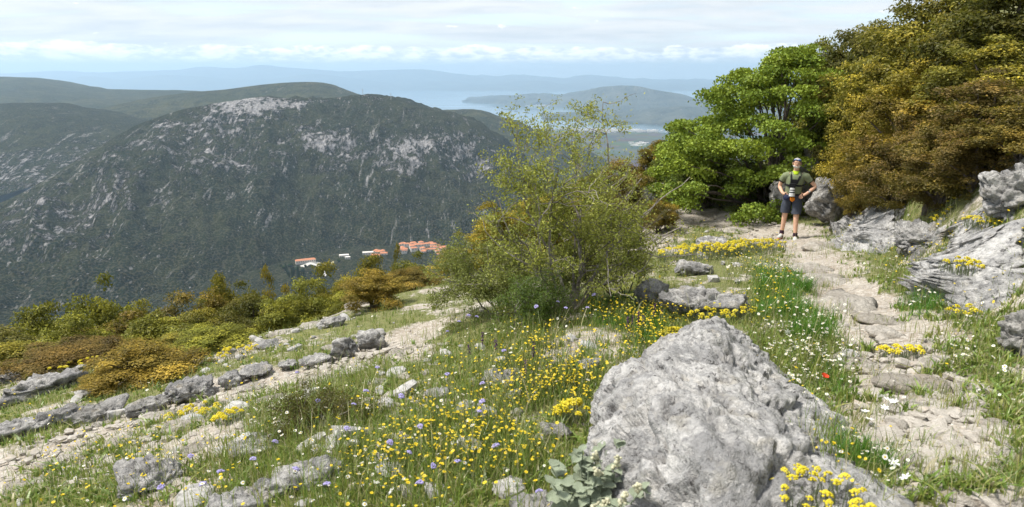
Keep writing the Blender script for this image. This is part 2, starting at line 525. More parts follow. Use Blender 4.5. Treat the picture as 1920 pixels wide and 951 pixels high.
# coastal plain between the hill and the bay
m, g = material("olive_plain")
t = g('ShaderNodeTexCoord').outputs['Object']
vo = g('ShaderNodeTexVoronoi', {'Vector': t, 'Scale': 0.006}, feature='F1')
c = g.mix(g.ramp(g.noise(t, 0.004, 5.0), 0.35, 0.65), (0.028, 0.038, 0.022), (0.055, 0.058, 0.033))
c = g.mix(0.3, c, g.mix(0.85, vo.outputs['Color'], (0.07, 0.068, 0.042)))
c = g.mix(g.math('MULTIPLY', g.ramp(g.noise(t, 0.02, 4.0, 0.7), 0.62, 0.7), 0.5), c, (0.30, 0.27, 0.22))
finish(g, principled(g, c, 1.0, None, 0.0))
M_PLAIN = m
shore = z_line([(880, 232), (960, 238), (1020, 241), (1060, 242), (1110, 243), (1160, 244), (1200, 246), (1240, 249), (1290, 253), (1360, 250), (1500, 248), (2000, 250)], SEA + 1.2)
near_l = np.array([p * np.array([1, 0, 0]) + np.array([0, 2500, SEA + 25]) for p in shore])
near_l[:, 0] = np.linspace(-600, 4500, len(shore))
A, B = spline(shore, 120), spline(near_l, 120)
tt = np.linspace(0, 1, 40)[None, :, None]
Pl = (A[:, None] + (B - A)[:, None] * tt).reshape(-1, 3)
sh = np.broadcast_to(tt[..., 0], (120, 40)).ravel()
Pl[:, 2] += 5 * fbm(Pl / 700.0, 3, 5) * sh + 3.0 * sstep(sh, 0.0, 0.03)
obj("coastal_plain", mesh("coastal_plain", Pl, grid_faces(120, 40), M_PLAIN, True), kind="structure")


def headland(name, crest_px, base_px, depth_back, relief, gully, seed, nu=140, nv=40, rise=0):
    base = z_line(base_px, SEA - 2)
    cr = []
    bs = spline(base, 200)
    for a, b, extra in crest_px:
        # stand the crest a given distance behind the shore seen below it
        q = ray(a, 200)
        j = np.argmin(np.abs(bs[:, 0] / bs[:, 1] - q[0] / q[1]))
        cr.append(at(a, b, bs[j, 1] + extra))
    cr = np.array(cr)
    bk = cr.copy()
    bk[:, 1] += depth_back
    bk[:, 2] = SEA - 2
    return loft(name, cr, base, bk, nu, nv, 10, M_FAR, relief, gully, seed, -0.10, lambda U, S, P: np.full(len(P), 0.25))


headland("peninsula",
         [(868, 190.5, 60), (900, 186, 500), (960, 181, 900), (1020, 176, 1300), (1060, 178.5, 1500), (1095, 173, 1800), (1125, 166, 2000), (1150, 162, 2200), (1190, 161, 2300),
          (1230, 169, 2400), (1280, 177, 2500), (1320, 188, 2500), (1420, 196, 2500), (1600, 190, 2500)],
         [(866, 191), (890, 193), (925, 195), (960, 199), (985, 201), (1000, 199), (1040, 200), (1075, 203), (1100, 208), (1112, 212), (1150, 216), (1250, 222), (1400, 225), (1650, 225)],
         3500, 60.0, 900.0, 51)
headland("low_spit",
         [(1018, 222.5, 40), (1060, 217, 350), (1100, 214, 600), (1150, 213.5, 700), (1200, 210, 900), (1260, 203, 1300), (1330, 200, 1700), (1500, 198, 2000)],
         [(1015, 223), (1060, 225), (1100, 228), (1140, 231), (1180, 233), (1225, 235), (1260, 241), (1330, 249), (1500, 252)],
         1500, 40.0, 700.0, 61)
for i, (a, b, w) in enumerate([(955, 206, 26), (1032, 226, 10), (1045, 224, 6), (968, 209, 7)]):
    c0 = at_z(a, b, SEA)
    sc = w * c0[1] / FPX / 2
    bm = bmesh.new()
    bmesh.ops.create_icosphere(bm, subdivisions=3, radius=1.0)
    V = np.array([v.co[:] for v in bm.verts])
    Fc = np.array([[v.index for v in f.verts] for f in bm.faces])
    bm.free()
    V *= (1 + 0.35 * fbm(V * 1.7 + i * 9, 3, 70 + i))[:, None]
    obj("islet", mesh("islet", V * np.array([sc, sc * 0.5, max(14, sc * 0.10)]), Fc, M_FAR, True, rock=np.full(len(V), 0.4)), loc=tuple(c0), kind="structure")

# far ranges across the gulf
sky_line = [(-500, 136), (-200, 139), (0, 138), (60, 135), (110, 133), (180, 136), (240, 134), (330, 131), (380, 125), (440, 128), (490, 122), (530, 126), (600, 131), (640, 134), (700, 132), (780, 130),
            (820, 133), (870, 140), (930, 143), (960, 140), (1010, 143), (1060, 147), (1100, 140), (1150, 146), (1200, 148), (1300, 150), (1500, 148), (1900, 150), (2400, 150)]
crest = px_line([(a, b, 34000) for a, b in sky_line])
foot = crest.copy(); foot[:, 1] = 28500; foot[:, 0] *= 0.84; foot[:, 2] = SEA - 5
bk = crest.copy(); bk[:, 1] += 4000; bk[:, 2] = SEA - 5
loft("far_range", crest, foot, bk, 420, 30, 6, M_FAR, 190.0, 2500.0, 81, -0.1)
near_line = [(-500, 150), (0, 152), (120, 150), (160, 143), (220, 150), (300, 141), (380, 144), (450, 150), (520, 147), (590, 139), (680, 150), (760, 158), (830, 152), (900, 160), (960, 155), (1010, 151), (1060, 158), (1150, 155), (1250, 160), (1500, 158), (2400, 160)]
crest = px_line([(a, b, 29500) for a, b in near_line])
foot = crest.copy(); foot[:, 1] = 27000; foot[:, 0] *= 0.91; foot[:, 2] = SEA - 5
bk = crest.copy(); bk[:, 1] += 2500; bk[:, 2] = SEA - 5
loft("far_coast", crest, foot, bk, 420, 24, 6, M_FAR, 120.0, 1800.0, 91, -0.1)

# sea
m, g = material("sea_water")
t = g('ShaderNodeTexCoord').outputs['Object']
n = g.noise(t, 0.02, 4.0, 0.6)
n2_ = g.noise(g('ShaderNodeMapping', {'Vector': t, 'Scale': (0.3, 1.0, 1.0)}).outputs[0], 0.0012, 4.0, 0.6)
finish(g, principled(g, (0.06, 0.12, 0.16), g.ramp(n2_, 0.35, 0.65, 0.08, 0.18), bump(g, n, 0.08, 8.0), 0.5))
V = np.array([[-46000, 1500, SEA], [46000, 1500, SEA], [46000, 46000, SEA], [-46000, 46000, SEA]], dtype=float)
obj("sea", mesh("sea", V, np.array([[0, 1, 2, 3]]), m), kind="structure")

# ------------------------------------------------------------------ near hillside
LIPX = np.array([-60, -9, -6.4, -4.6, -3.2, -2.6, -2.0, 0.0, 2.0, 3.6, 5.2, 7.5, 12, 40.0])
LIPY = np.array([9.0, 9.6, 10.2, 10.3, 10.3, 11.2, 12.8, 14.5, 18.0, 22.5, 24.5, 27, 32, 60.0])


def h_base(x, y):
    x = np.asarray(x, dtype=np.float64)
    y = np.asarray(y, dtype=np.float64)
    soft = 0.5 * (x + np.sqrt(x * x + 1.0))
    yy = np.maximum(y, -6)
    z = -1.55 - 0.15 * yy + 0.19 * np.maximum(x, -400) - 0.10 * np.minimum(soft, 30)
    q = np.clip(yy - 6, 0, 8)
    z = z - 0.0030 * q * q + 0.085 * np.clip(yy - 13.5, 0, 400)
    # uphill bank on the right
    s = x - (2.35 + 0.32 * np.maximum(y, 0))
    bank = 1.25 * sstep(s, -0.15, 1.15) + 0.80 * np.clip(s - 0.9, 0, 5) + 0.35 * np.clip(s - 5.9, 0, 60)
    z = z + bank
    # drop beyond the lip on the left
    e = y - np.interp(x, LIPX, LIPY)
    w = 0.5 * (e + np.sqrt(e * e + 0.8)) - 0.16
    z = z - 0.62 * np.maximum(w, 0)
    return np.maximum(z, FLOOR)


def h(x, y):
    x = np.atleast_1d(np.asarray(x, dtype=np.float64))
    y = np.atleast_1d(np.asarray(y, dtype=np.float64))
    x, y = np.broadcast_arrays(x, y)
    P = np.stack([x.ravel(), y.ravel(), np.zeros(x.size)], axis=1)
    n = 0.07 * fbm(P * 0.55, 3, 101) + 0.022 * fbm(P * 3.1, 3, 104)
    r = np.hypot(P[:, 0], P[:, 1])
    far = 0.02 * np.clip(r - 60, 0, 400) * fbm(P / 60.0, 3, 107)
    return h_base(x, y) + (n + far).reshape(x.shape)


def G(px, py):
    """where the view ray through a pixel meets the hillside"""
    d = ray(np.atleast_1d(px), np.atleast_1d(py))
    T = 1.2 * 1.02 ** np.arange(230)
    res = np.full((len(d), 3), np.nan)
    alive = np.ones(len(d), bool)
    lastd = np.full(len(d), 1.0)
    lastt = np.full(len(d), T[0])
    for t_ in T:
        p = d * t_
        dz = p[:, 2] - h_base(p[:, 0], p[:, 1])
        hit = alive & (dz <= 0)
        if hit.any():
            f = lastd[hit] / np.maximum(lastd[hit] - dz[hit], 1e-9)
            tt_ = lastt[hit] + (t_ - lastt[hit]) * np.clip(f, 0, 1)
            res[hit] = d[hit] * tt_[:, None]
            alive &= ~hit
        lastd = np.where(alive, dz, lastd)
        lastt = np.where(alive, t_, lastt)
    res[alive] = d[alive] * (40.0 / d[alive][:, 1])[:, None]
    ok = ~np.isnan(res[:, 0])
    res[ok, 2] = h(res[ok, 0], res[ok, 1])
    return res


def polydist(P, line, widths):
    """signed closeness to a polyline: 1 on the line, 0 at the given half width"""
    best = np.full(len(P), -9.0)
    for (a, b, wa, wb) in zip(line[:-1], line[1:], widths[:-1], widths[1:]):
        ab = b - a
        t_ = np.clip(((P - a) @ ab) / (ab @ ab), 0, 1)
        dist = np.linalg.norm(P - (a + t_[:, None] * ab), axis=1)
        best = np.maximum(best, 1 - dist / (wa + (wb - wa) * t_))
    return best


PATH_PX = [(1850, 1100), (1830, 930), (1770, 760), (1660, 640), (1575, 540), (1520, 480), (1450, 425), (1370, 408), (1290, 405), (1235, 425), (1225, 470)]
PATH_L = G([p[0] for p in PATH_PX], [p[1] for p in PATH_PX])[:, :2]
PATH_W = [0.55, 0.55, 0.5, 0.5, 0.55, 0.7, 1.0, 1.4, 1.3, 0.8, 0.4]
PATH2_PX = [(-250, 960), (60, 870), (250, 790), (420, 740), (560, 700), (700, 660), (800, 610)]
PATH2_L = G([p[0] for p in PATH2_PX], [p[1] for p in PATH2_PX])[:, :2]
PATH2_W = [0.7, 0.75, 0.75, 0.65, 0.6, 0.5, 0.3]


def path_mask(x, y):
    P = np.stack([np.ravel(x), np.ravel(y)], axis=1).astype(np.float64)
    P3 = np.c_[P, np.zeros(len(P))]
    a = polydist(P, PATH_L, PATH_W)
    b = polydist(P, PATH2_L, PATH2_W)
    n = 0.75 * fbm(P3 * 1.3, 4, 203) + 0.45 * fbm(P3 * 6, 3, 207) - 0.05
    return np.maximum(a, b) + n


def bare_mask(x, y):
    """stony bare ground: the paths and patches of the left slope"""
    x, y = np.ravel(x).astype(np.float64), np.ravel(y).astype(np.float64)
    P3 = np.c_[x, y, np.zeros(len(x))]
    left = sstep(x, 0.2, -1.6) * sstep(y, 2.5, 4.0)
    patch = 1.1 * fbm(P3 * 0.8, 4, 223) + 0.4 * fbm(P3 * 5, 2, 227) - 0.36 + 0.24 * left
    return np.maximum(path_mask(x, y), np.minimum(patch, 0.8))


ang = np.concatenate([np.linspace(-math.pi, rad(-52), 34, endpoint=False), np.linspace(rad(-52), rad(52), 500), np.linspace(rad(52), math.pi, 35)[1:]])
rr = np.concatenate([[0.02, 0.5], 1.0 * 1.0155 ** np.arange(235), 1.0155 ** 235 * 1.085 ** np.arange(1, 52)])
RR, AA = np.meshgrid(rr, ang, indexing='ij')
gx, gy = RR * np.sin(AA), RR * np.cos(AA)
gz = h(gx, gy)
pm = path_mask(gx, gy).reshape(gx.shape)
pm[RR > 45] = -2
V = np.stack([gx.ravel(), gy.ravel(), gz.ravel()], axis=1)
bm_ = np.maximum(pm.ravel(), np.where(RR.ravel() > 45, -2, bare_mask(gx, gy)))
V[:, 2] -= 0.03 * sstep(pm.ravel(), 0.0, 0.4)
Fq = grid_faces(len(rr), len(ang))[:, ::-1]
fm = pm.ravel()[Fq].mean(axis=1) > 0.12

m, g = material("hillside_soil")
t = g('ShaderNodeTexCoord').outputs['Object']
pa = g('ShaderNodeAttribute', attribute_name='bare', attribute_type='GEOMETRY').outputs['Fac']
a = g.noise(t, 2.2, 6.0, 0.65)
b = g.noise(t, 14.0, 5.0, 0.7)
c = g.noise(t, 60.0, 4.0, 0.7)
soil = g.mix(g.ramp(a, 0.35, 0.65), (0.29, 0.245, 0.195), (0.41, 0.37, 0.315))
soil = g.mix(g.math('MULTIPLY', g.ramp(b, 0.5, 0.62), 0.7), soil, (0.54, 0.50, 0.44))
moss = g.mix(g.ramp(b, 0.35, 0.65), (0.085, 0.105, 0.03), (0.17, 0.175, 0.065))
moss = g.mix(g.math('MULTIPLY', g.ramp(c, 0.5, 0.62), 0.6), moss, (0.30, 0.25, 0.16))
k = g.ramp(g.math('ADD', pa, g.math('MULTIPLY', g.math('SUBTRACT', b, 0.5), 1.3)), -0.15, 0.25)
peb = g('ShaderNodeTexVoronoi', {'Vector': t, 'Scale': 38.0}, feature='F1')
pebc = g.ramp(peb.outputs['Distance'], 0.30, 0.42, 1.0, 0.0)
soil = g.mix(g.math('MULTIPLY', pebc, g.ramp(g('ShaderNodeSeparateColor', {0: peb.outputs['Color']}).outputs[0], 0.55, 0.6)), soil, (0.55, 0.52, 0.47))
col = g.mix(k, moss, soil)
ht = g.math('ADD', g.math('ADD', g.math('MULTIPLY', b, 0.5), g.math('MULTIPLY', c, 0.3)), g.math('MULTIPLY', g.math('MULTIPLY', pebc, k), 0.5))
finish(g, principled(g, col, 0.95, bump(g, ht, 0.9, 0.03), 0.1))
M_GROUND = m


def submesh(V, F, sel, name, **at_):
    f = F[sel]
    used, inv = np.unique(f.ravel(), return_inverse=True)
    return mesh(name, V[used], inv.reshape(f.shape), M_GROUND, True, **{k_: v_[used] for k_, v_ in at_.items()})


far_f = (RR.ravel()[Fq].min(axis=1) > 34)
GROUND = obj("hillside", submesh(V, Fq, ~fm & ~far_f, "hillside", bare=bm_), kind="structure")
VALLEY = obj("valley_side", submesh(V, Fq, far_f, "valley_side", bare=pm.ravel(), rock=np.full(len(V), 0.1)), kind="structure")
VALLEY.data.materials[0] = M_MTN
PATH = obj("footpath", submesh(V, Fq, fm, "footpath", bare=bm_), kind="structure")

# ------------------------------------------------------------------ rocks
_ico = {}


def ico(n):
    if n not in _ico:
        bm = bmesh.new()
        bmesh.ops.create_icosphere(bm, subdivisions=n, radius=1.0)
        bm.verts.ensure_lookup_table()
        V_ = np.array([v.co[:] for v in bm.verts])
        F_ = np.array([[v.index for v in f.verts] for f in bm.faces])
        bm.free()
        V_ /= np.linalg.norm(V_, axis=1)[:, None]
        _ico[n] = (V_, F_)
    return _ico[n]


def rock_shape(seed, dims, sub=4, planes=14, rough=1.0, power=22.0):
    """faceted, weathered limestone block of half sizes dims"""
    r_ = np.random.RandomState(seed)
    D, F_ = ico(sub)
    nrm = r_.normal(size=(planes, 3))
    nrm /= np.linalg.norm(nrm, axis=1)[:, None]
    nrm = np.r_[nrm, [[0, 0, 1], [0, 0, -1], [1, 0, 0], [-1, 0, 0], [0, 1, 0], [0, -1, 0]] + r_.normal(scale=0.18, size=(6, 3))]
    nrm /= np.linalg.norm(nrm, axis=1)[:, None]
    dist = r_.uniform(0.72, 1.0, len(nrm))
    q = np.maximum(D @ nrm.T, 0) / dist
    rad_ = (q ** power).sum(axis=1) ** (-1 / power)
    P = D * rad_[:, None] * np.asarray(dims)
    size = float(np.mean(dims))
    k_ = 1.0 / size
    o = r_.uniform(0, 50, 3)
    nlow = fbm(P * k_ * 1.3 + o, 3, seed % 97)
    crack = fbm(P * k_ * 2.2 + o, 3, seed % 89 + 3, 0.55, True)
    n_hi = fbm(P * min(k_ * 6, 14.0) + o, 4, seed % 83 + 7, 0.6)
    if sub >= 3:
        f1, f2, cid = worley((P + 0.12 * size * np.stack([nlow, n_hi, crack], axis=1)) * k_ * 1.25 * np.array([1, 1, 1.6]) + o, seed % 71)
        f1b, f2b, cidb = worley(P * k_ * 3.4 + o, seed % 61)
        blocks = 0.16 * (cid - 0.5) - 0.16 * np.exp(-((f2 - f1) / 0.05) ** 2) + 0.05 * (cidb - 0.5) - 0.04 * np.exp(-((f2b - f1b) / 0.06) ** 2)
    else:
        blocks = 0.0
    disp = min(size, 2.2 * float(np.min(dims))) * rough * (blocks + 0.12 * nlow - 0.16 * np.maximum(crack - 0.45, 0) + 0.05 * n_hi)
    N_ = D / np.asarray(dims)
    N_ /= np.linalg.norm(N_, axis=1)[:, None]
    return P + N_ * disp[:, None], F_


def box_rock(x0, y0, x1, y1, seed, dist=None, deep=0.8, sub=4, sink=0.25, tilt=0.0, low=0.22):
    """size and stand of a rock that covers that pixel box: base centre and half sizes"""
    cx = (x0 + x1) / 2
    p = G(cx, y1)[0] if dist is None else at(cx, y1, dist)
    zc = p[1] * CP - p[2] * SP
    w = (x1 - x0) * zc / FPX
    app = (y1 - y0) * zc / FPX
    th = math.atan2(-p[2], p[1])
    dp = min(deep * w, app / math.sin(th) * 0.92 if th > 0.05 else deep * w)
    hh = max((app - dp * math.sin(th)) / math.cos(th), low * w, 0.02)
    hdir = Vector((p[0], p[1])).normalized()
    c = (p[0] + hdir.x * dp / 2, p[1] + hdir.y * dp / 2)
    zb = h(c[0], c[1])[0] if dist is None else min(p[2], h(c[0], c[1])[0] + 0.1)
    top = p[2] + hh if dist is None else p[2] + hh
    bottom = min(zb, p[2]) - sink * hh
    half = (top - bottom) / 2
    return (c[0], c[1], (top + bottom) / 2), (w / 2 * 1.06, dp / 2 * 1.06, half * 1.04), -math.atan2(p[0], p[1])


def rock(name, label, x0, y0, x1, y1, seed, mat=None, dist=None, deep=0.8, sub=4, sink=0.25, tilt=0.0, group=None, rough=1.0, parent=None, planes=14, low=0.22):
    loc, dims, rz = box_rock(x0, y0, x1, y1, seed, dist, deep, sub, sink, 0, low)
    V_, F_ = rock_shape(seed, dims, sub, planes, rough)
    me = mesh(name, V_, F_, mat or M_ROCK, True)
    return obj(name, me, parent, loc, (0, tilt, rz), label=label, cat=None if parent else "rock", group=group)


# the long boulder in the foreground, built at its own size
D, Fb = ico(7)
bl = np.array([0.78, 1.75]); bf = np.array([1.66, 5.65])          # near and far ends on the ground
axis = (bf - bl) / np.linalg.norm(bf - bl)
half = np.linalg.norm(bf - bl) / 2
r_ = np.random.RandomState(5)
nrm = np.array([[0.1, 0, 1], [0.62, 0.05, 0.78], [-0.75, 0, 0.62], [1, 0.1, 0.25], [-1, -0.1, 0.1], [0, -1, 0.3], [0.3, -0.9, 0.4], [-0.5, -0.85, 0.35],
                [0, 1, 0.4], [-0.6, 0.75, 0.3], [0.7, 0.7, 0.3], [0, 0, -1], [0.2, -0.45, 0.9], [-0.35, 0.4, 0.85]], dtype=float)
nrm /= np.linalg.norm(nrm, axis=1)[:, None]
dist_ = np.array([0.84, 0.70, 0.92, 0.95, 0.95, 0.97, 0.95, 0.93, 1, 0.9, 0.95, 1, 0.93, 0.93])
q = np.maximum(D @ nrm.T, 0) / dist_
R_ = (q ** 24).sum(axis=1) ** (-1 / 24)
P = D * R_[:, None] * np.array([0.72, half, 0.52])
tl = P[:, 1] / half
P[:, 0] *= 1.0 - 0.30 * sstep(tl, 0.0, 0.5)
P[:, 0] += 0.06 * sstep(tl, 0.1, 0.6)
P[:, 2] *= 0.96 - 0.20 * sstep(tl, 0.02, 0.14) + 0.08 * np.exp(-((tl - 0.45) / 0.15) ** 2) - 0.22 * sstep(tl, 0.62, 1.0)
up = np.clip(P[:, 2] / 0.5, 0, 1)
Nn = D / np.array([0.6, half, 0.55]); Nn /= np.linalg.norm(Nn, axis=1)[:, None]
warp = P + 0.12 * np.stack([fbm(P * 2.5, 2, 331), fbm(P * 2.5, 2, 332), fbm(P * 2.5, 2, 333)], axis=1)
disp = 0.075 * fbm(P * 1.2, 2, 301) - 0.03 * np.maximum(fbm(warp * np.array([1.9, 1.0, 2.6]), 3, 305, 0.6, True) - 0.55, 0)
disp += 0.040 * np.abs(fbm(warp * 3.6, 4, 311, 0.62)) - 0.065 * sstep(fbm(warp * np.array([4.5, 3.0, 5.5]), 3, 317, 0.6), 0.32, 0.44)
disp -= 0.05 * np.maximum(fbm(warp * 13.0, 2, 319, 0.5) - 0.32, 0)
disp += 0.010 * fbm(P * 18.0, 4, 321, 0.7)
f1, f2, cid = worley(warp * np.array([1.7, 1.1, 2.2]) + 3.3, 61)
disp += 0.030 * (cid - 0.5) - 0.035 * np.exp(-((f2 - f1) / 0.035) ** 2)
f1, f2, cid = worley(warp * np.array([5.0, 3.6, 6.0]) + 1.3, 67)
disp += 0.030 * (cid - 0.5) - 0.022 * np.exp(-((f2 - f1) / 0.05) ** 2) * (fbm(P * 2, 2, 341) > 0)
P += Nn * disp[:, None]
mid = (bl + bf) / 2
gz0 = float(h_base(mid[0], mid[1]))
slope = (float(h_base(*bf)) - float(h_base(*bl))) / (2 * half)
P[:, 2] += slope * P[:, 1]
rz = -math.atan2(axis[0], axis[1])
BOULDER = obj("boulder", mesh("boulder", P, Fb, M_PALE, True), loc=(mid[0], mid[1], gz0 + 0.02), rot=(0, 0, rz),
              label="largest pitted grey boulder lying long in the foreground beside the path", cat="boulder")

ROCKS = [
    # label, pixel box, options
    ("flat-topped pale rock slab just behind the yellow cushion of flowers", (1234, 510, 1426, 600), dict(sub=5, deep=0.55)),
    ("small rough grey rock on top end of the flat pale slab", (1262, 484, 1336, 524), dict()),
    ("dark grey rock standing left of the flat pale slab", (1178, 508, 1258, 580), dict(mat='d')),
    ("round grey rock amid yellow flowers on the way to the hiker", (1303, 430, 1368, 470), dict()),
    ("pale lone rock in the flowers left of the big boulder", (903, 673, 986, 718), dict()),
    ("small pale pointed rock in grass at centre, left of the lone rock", (795, 714, 852, 750), dict()),
    ("small low rock half sunk below the lone pale rock", (850, 738, 905, 780), dict()),
    ("grey rock against the left side of the big boulder", (1012, 785, 1078, 840), dict(mat='d')),
    ("broken grey block, right one of the pair above the bare patch", (667, 602, 727, 652), dict()),
    ("broken grey block, left one of the pair above the bare patch", (620, 617, 673, 668), dict()),
    ("low pale rock left of the pair of broken blocks", (560, 655, 626, 686), dict()),
    ("large rounded pale rock right of the orange shrub", (312, 692, 407, 752), dict(sub=5)),
    ("cracked narrow grey rock between two paler rocks in the row", (413, 690, 457, 726), dict()),
    ("long pale rock midway along the row of rocks", (446, 679, 517, 711), dict()),
    ("small pale rock at the upper end of the row", (520, 668, 562, 692), dict()),
    ("grey rock at the foot of the dark shrubs", (380, 612, 424, 638), dict()),
    ("small pale rock right of the one under dark shrubs", (458, 604, 492, 622), dict()),
    ("pale stone at the edge of the upper rock strip", (600, 590, 652, 620), dict()),
    ("jagged grey rock at the top of the upper rock strip", (604, 552, 654, 584), dict()),
    ("low broken rock left in the upper rock strip", (560, 572, 606, 594), dict()),
    ("flat pale rock sticking out below the yellow-green shrub", (474, 634, 524, 656), dict()),
    ("flat grey slab at the far left edge below the shrubs", (-30, 690, 38, 724), dict(deep=1.2)),
    ("long flat slab lying left of the orange shrub", (10, 704, 172, 742), dict(deep=0.5)),
    ("grey rock ledge running down from under the orange shrub", (66, 748, 160, 800), dict(deep=0.6)),
    ("dark jagged rock beneath the orange shrub", (140, 736, 240, 790), dict(mat='d', deep=0.6)),
    ("rough rock between the ledge and the large rounded rock", (232, 738, 320, 775), dict(mat='d', deep=0.5)),
    ("long low slab at left edge above the flowers", (-40, 782, 90, 828), dict(deep=0.5)),
    ("flat grey rock sunk in the flowers at lower left", (222, 866, 350, 936), dict(deep=1.0, sub=5)),
    ("low pale rock in bare ground right of lower left slab", (425, 808, 520, 862), dict(deep=0.9)),
    ("long pale outcrop poking through the grass at bottom", (490, 846, 662, 922), dict(deep=0.6, sub=5)),
    ("pale flat rock at the bottom edge in long grass", (385, 905, 520, 965), dict(deep=0.8)),
    ("grey rock at bottom edge left of the woolly plant", (940, 905, 1060, 985), dict(mat='d')),
    ("round pale rock, right one of the pair at the path bend", (1345, 336, 1392, 364), dict()),
    ("pale rock, left one of the pair at the path bend", (1306, 345, 1346, 372), dict()),
    ("rock perched above the pair at the path bend", (1312, 322, 1350, 350), dict(dist=18.8)),
    ("low pale rock beside the path bend", (1262, 360, 1306, 386), dict()),
    ("grey rock far left of the path bend under the shrubs", (1196, 344, 1236, 376), dict(dist=17)),
    ("pale rock behind the far left rock of the bend", (1216, 335, 1258, 364), dict(dist=18)),
    ("dark rock face behind the hiker's head", (1496, 272, 1556, 345), dict(mat='d', dist=16.0)),
    ("brownish rock behind the hiker's shoulder", (1440, 318, 1500, 372), dict(mat='d', dist=15.6)),
    ("slanting grey slab leaning right beside the hiker", (1512, 340, 1580, 396), dict(tilt=-0.6, deep=0.7, dist=14.2, mat='d', planes=8)),
    ("pale rock foot of the bank right of the hiker", (1528, 330, 1604, 416), dict(deep=0.6)),
    ("upright pale rock standing between brown shrubs on the bank", (1664, 300, 1698, 372), dict(deep=0.7, dist=11.2)),
    ("squat pale rock left of the upright rock on the bank", (1626, 318, 1668, 376), dict(deep=0.7, dist=11.4)),
    ("dark rock under the shrubs right of the upright rock", (1718, 330, 1764, 378), dict(dist=10.2, mat='d')),
    ("low rock left of the hiker's legs", (1424, 352, 1470, 392), dict(mat='d')),
    ("sloping grey outcrop with yellow flowers, left end of the bank", (1668, 378, 1830, 490), dict(sub=6, deep=0.9, tilt=-0.25, dist=8.2)),
    ("tall limestone crag at the right edge of the picture", (1830, 262, 2040, 440), dict(sub=6, deep=0.8, tilt=-0.30, dist=6.6)),
    ("undercut grey rock low on the right bank above the flowers", (1780, 430, 1990, 610), dict(sub=6, deep=0.8, dist=5.9, tilt=-0.15)),
    ("dark rock at the right edge below the outcrop", (1870, 560, 1980, 680), dict(mat='d', sub=5)),
    ("grey rock low on the bank among white flowers", (1700, 452, 1775, 520), dict(mat='d', dist=8.1)),
]
for i, (lab, bx, op) in enumerate(ROCKS):
    op = dict(op)
    mt = M_ROCK_DARK if op.pop('mat', None) == 'd' else M_ROCK
    rock("rock", lab, *bx, seed=400 + i * 7, mat=mt, **op)

# the sloping limestone wall along the path's right side
D, Fw = ico(7)
q = np.maximum(D @ nrm.T, 0) / np.array([0.8, 0.95, 0.8, 0.95, 0.9, 0.95, 0.95, 0.9, 0.95, 0.9, 0.9, 1, 0.85, 0.9])
P = D * ((q ** 13).sum(axis=1) ** (-1 / 13))[:, None] * np.array([1.15, 2.6, 1.05])
P[:, 0] += -0.30 * P[:, 2]                      # the face leans back
P[:, 0] *= -1
P[:, 0] += 0.25 * np.sin(P[:, 1] * 1.3)
P[:, 2] *= 0.85 + 0.22 * np.sin(P[:, 1] * 1.9 + 0.6) + 0.12 * np.sin(P[:, 1] * 4.3)
strata = P @ np.array([[0.2, 0.1, 0.9], [0.3, 0.8, 0.3], [0.9, -0.3, 0.2]]).T
warp = P + 0.2 * np.stack([fbm(P * 1.5, 3, 431), fbm(P * 1.5, 3, 432), fbm(P * 1.5, 3, 433)], axis=1)
f1, f2, cid = worley(warp * np.array([1.5, 1.1, 1.9]), 71)
disp = 0.16 * fbm(P * 0.9, 3, 401) + 0.22 * (cid - 0.5) - 0.14 * np.exp(-((f2 - f1) / 0.05) ** 2)
f1, f2, cid = worley(warp * np.array([4.0, 2.8, 5.5]), 73)
disp += 0.07 * (cid - 0.5) - 0.04 * np.exp(-((f2 - f1) / 0.06) ** 2) + 0.03 * fbm(strata * np.array([7.0, 2.5, 3.5]), 4, 411, 0.6) + 0.02 * fbm(P * 12, 4, 421, 0.65)
Nn = D / np.array([1.1, 2.6, 0.9]); Nn /= np.linalg.norm(Nn, axis=1)[:, None]
P += Nn * disp[:, None]
P[:, 2] += -0.13 * P[:, 1]
OUTCROP = obj("rock_outcrop", mesh("rock_outcrop", P, Fw, M_PALE, True), loc=(5.95, 7.2, -2.05), rot=(0, 0, -math.atan2(0.32, 1.0)),
    label="long sloping limestone wall along the right side of the path", cat="rock")

from mathutils.bvhtree import BVHTree


def surface(o, px, py):
    """where the view ray through a pixel meets that rock"""
    mw = Matrix.LocRotScale(o.location, o.rotation_euler, o.scale)
    me = o.data
    key = o.name
    if key not in _bvh:
        _bvh[key] = BVHTree.FromPolygons([mw @ v.co for v in me.vertices], [tuple(p_.vertices) for p_ in me.polygons])
    d = Vector(ray(px, py)).normalized()
    loc = _bvh[key].ray_cast(Vector((0, 0, 0)), d)[0]
    return None if loc is None else np.array(loc)


_bvh = {}

WALL2 = OUTCROP.copy()
COL.objects.link(WALL2)
WALL2.location = (6.62, 11.2, -2.5)
WALL2.rotation_euler = (0, 0, -math.atan2(0.32, 1.0) + 0.06)
WALL2.scale = (0.62, 0.85, 0.62)
WALL2["label"] = "lower rocky bank between the hiker and the limestone wall"

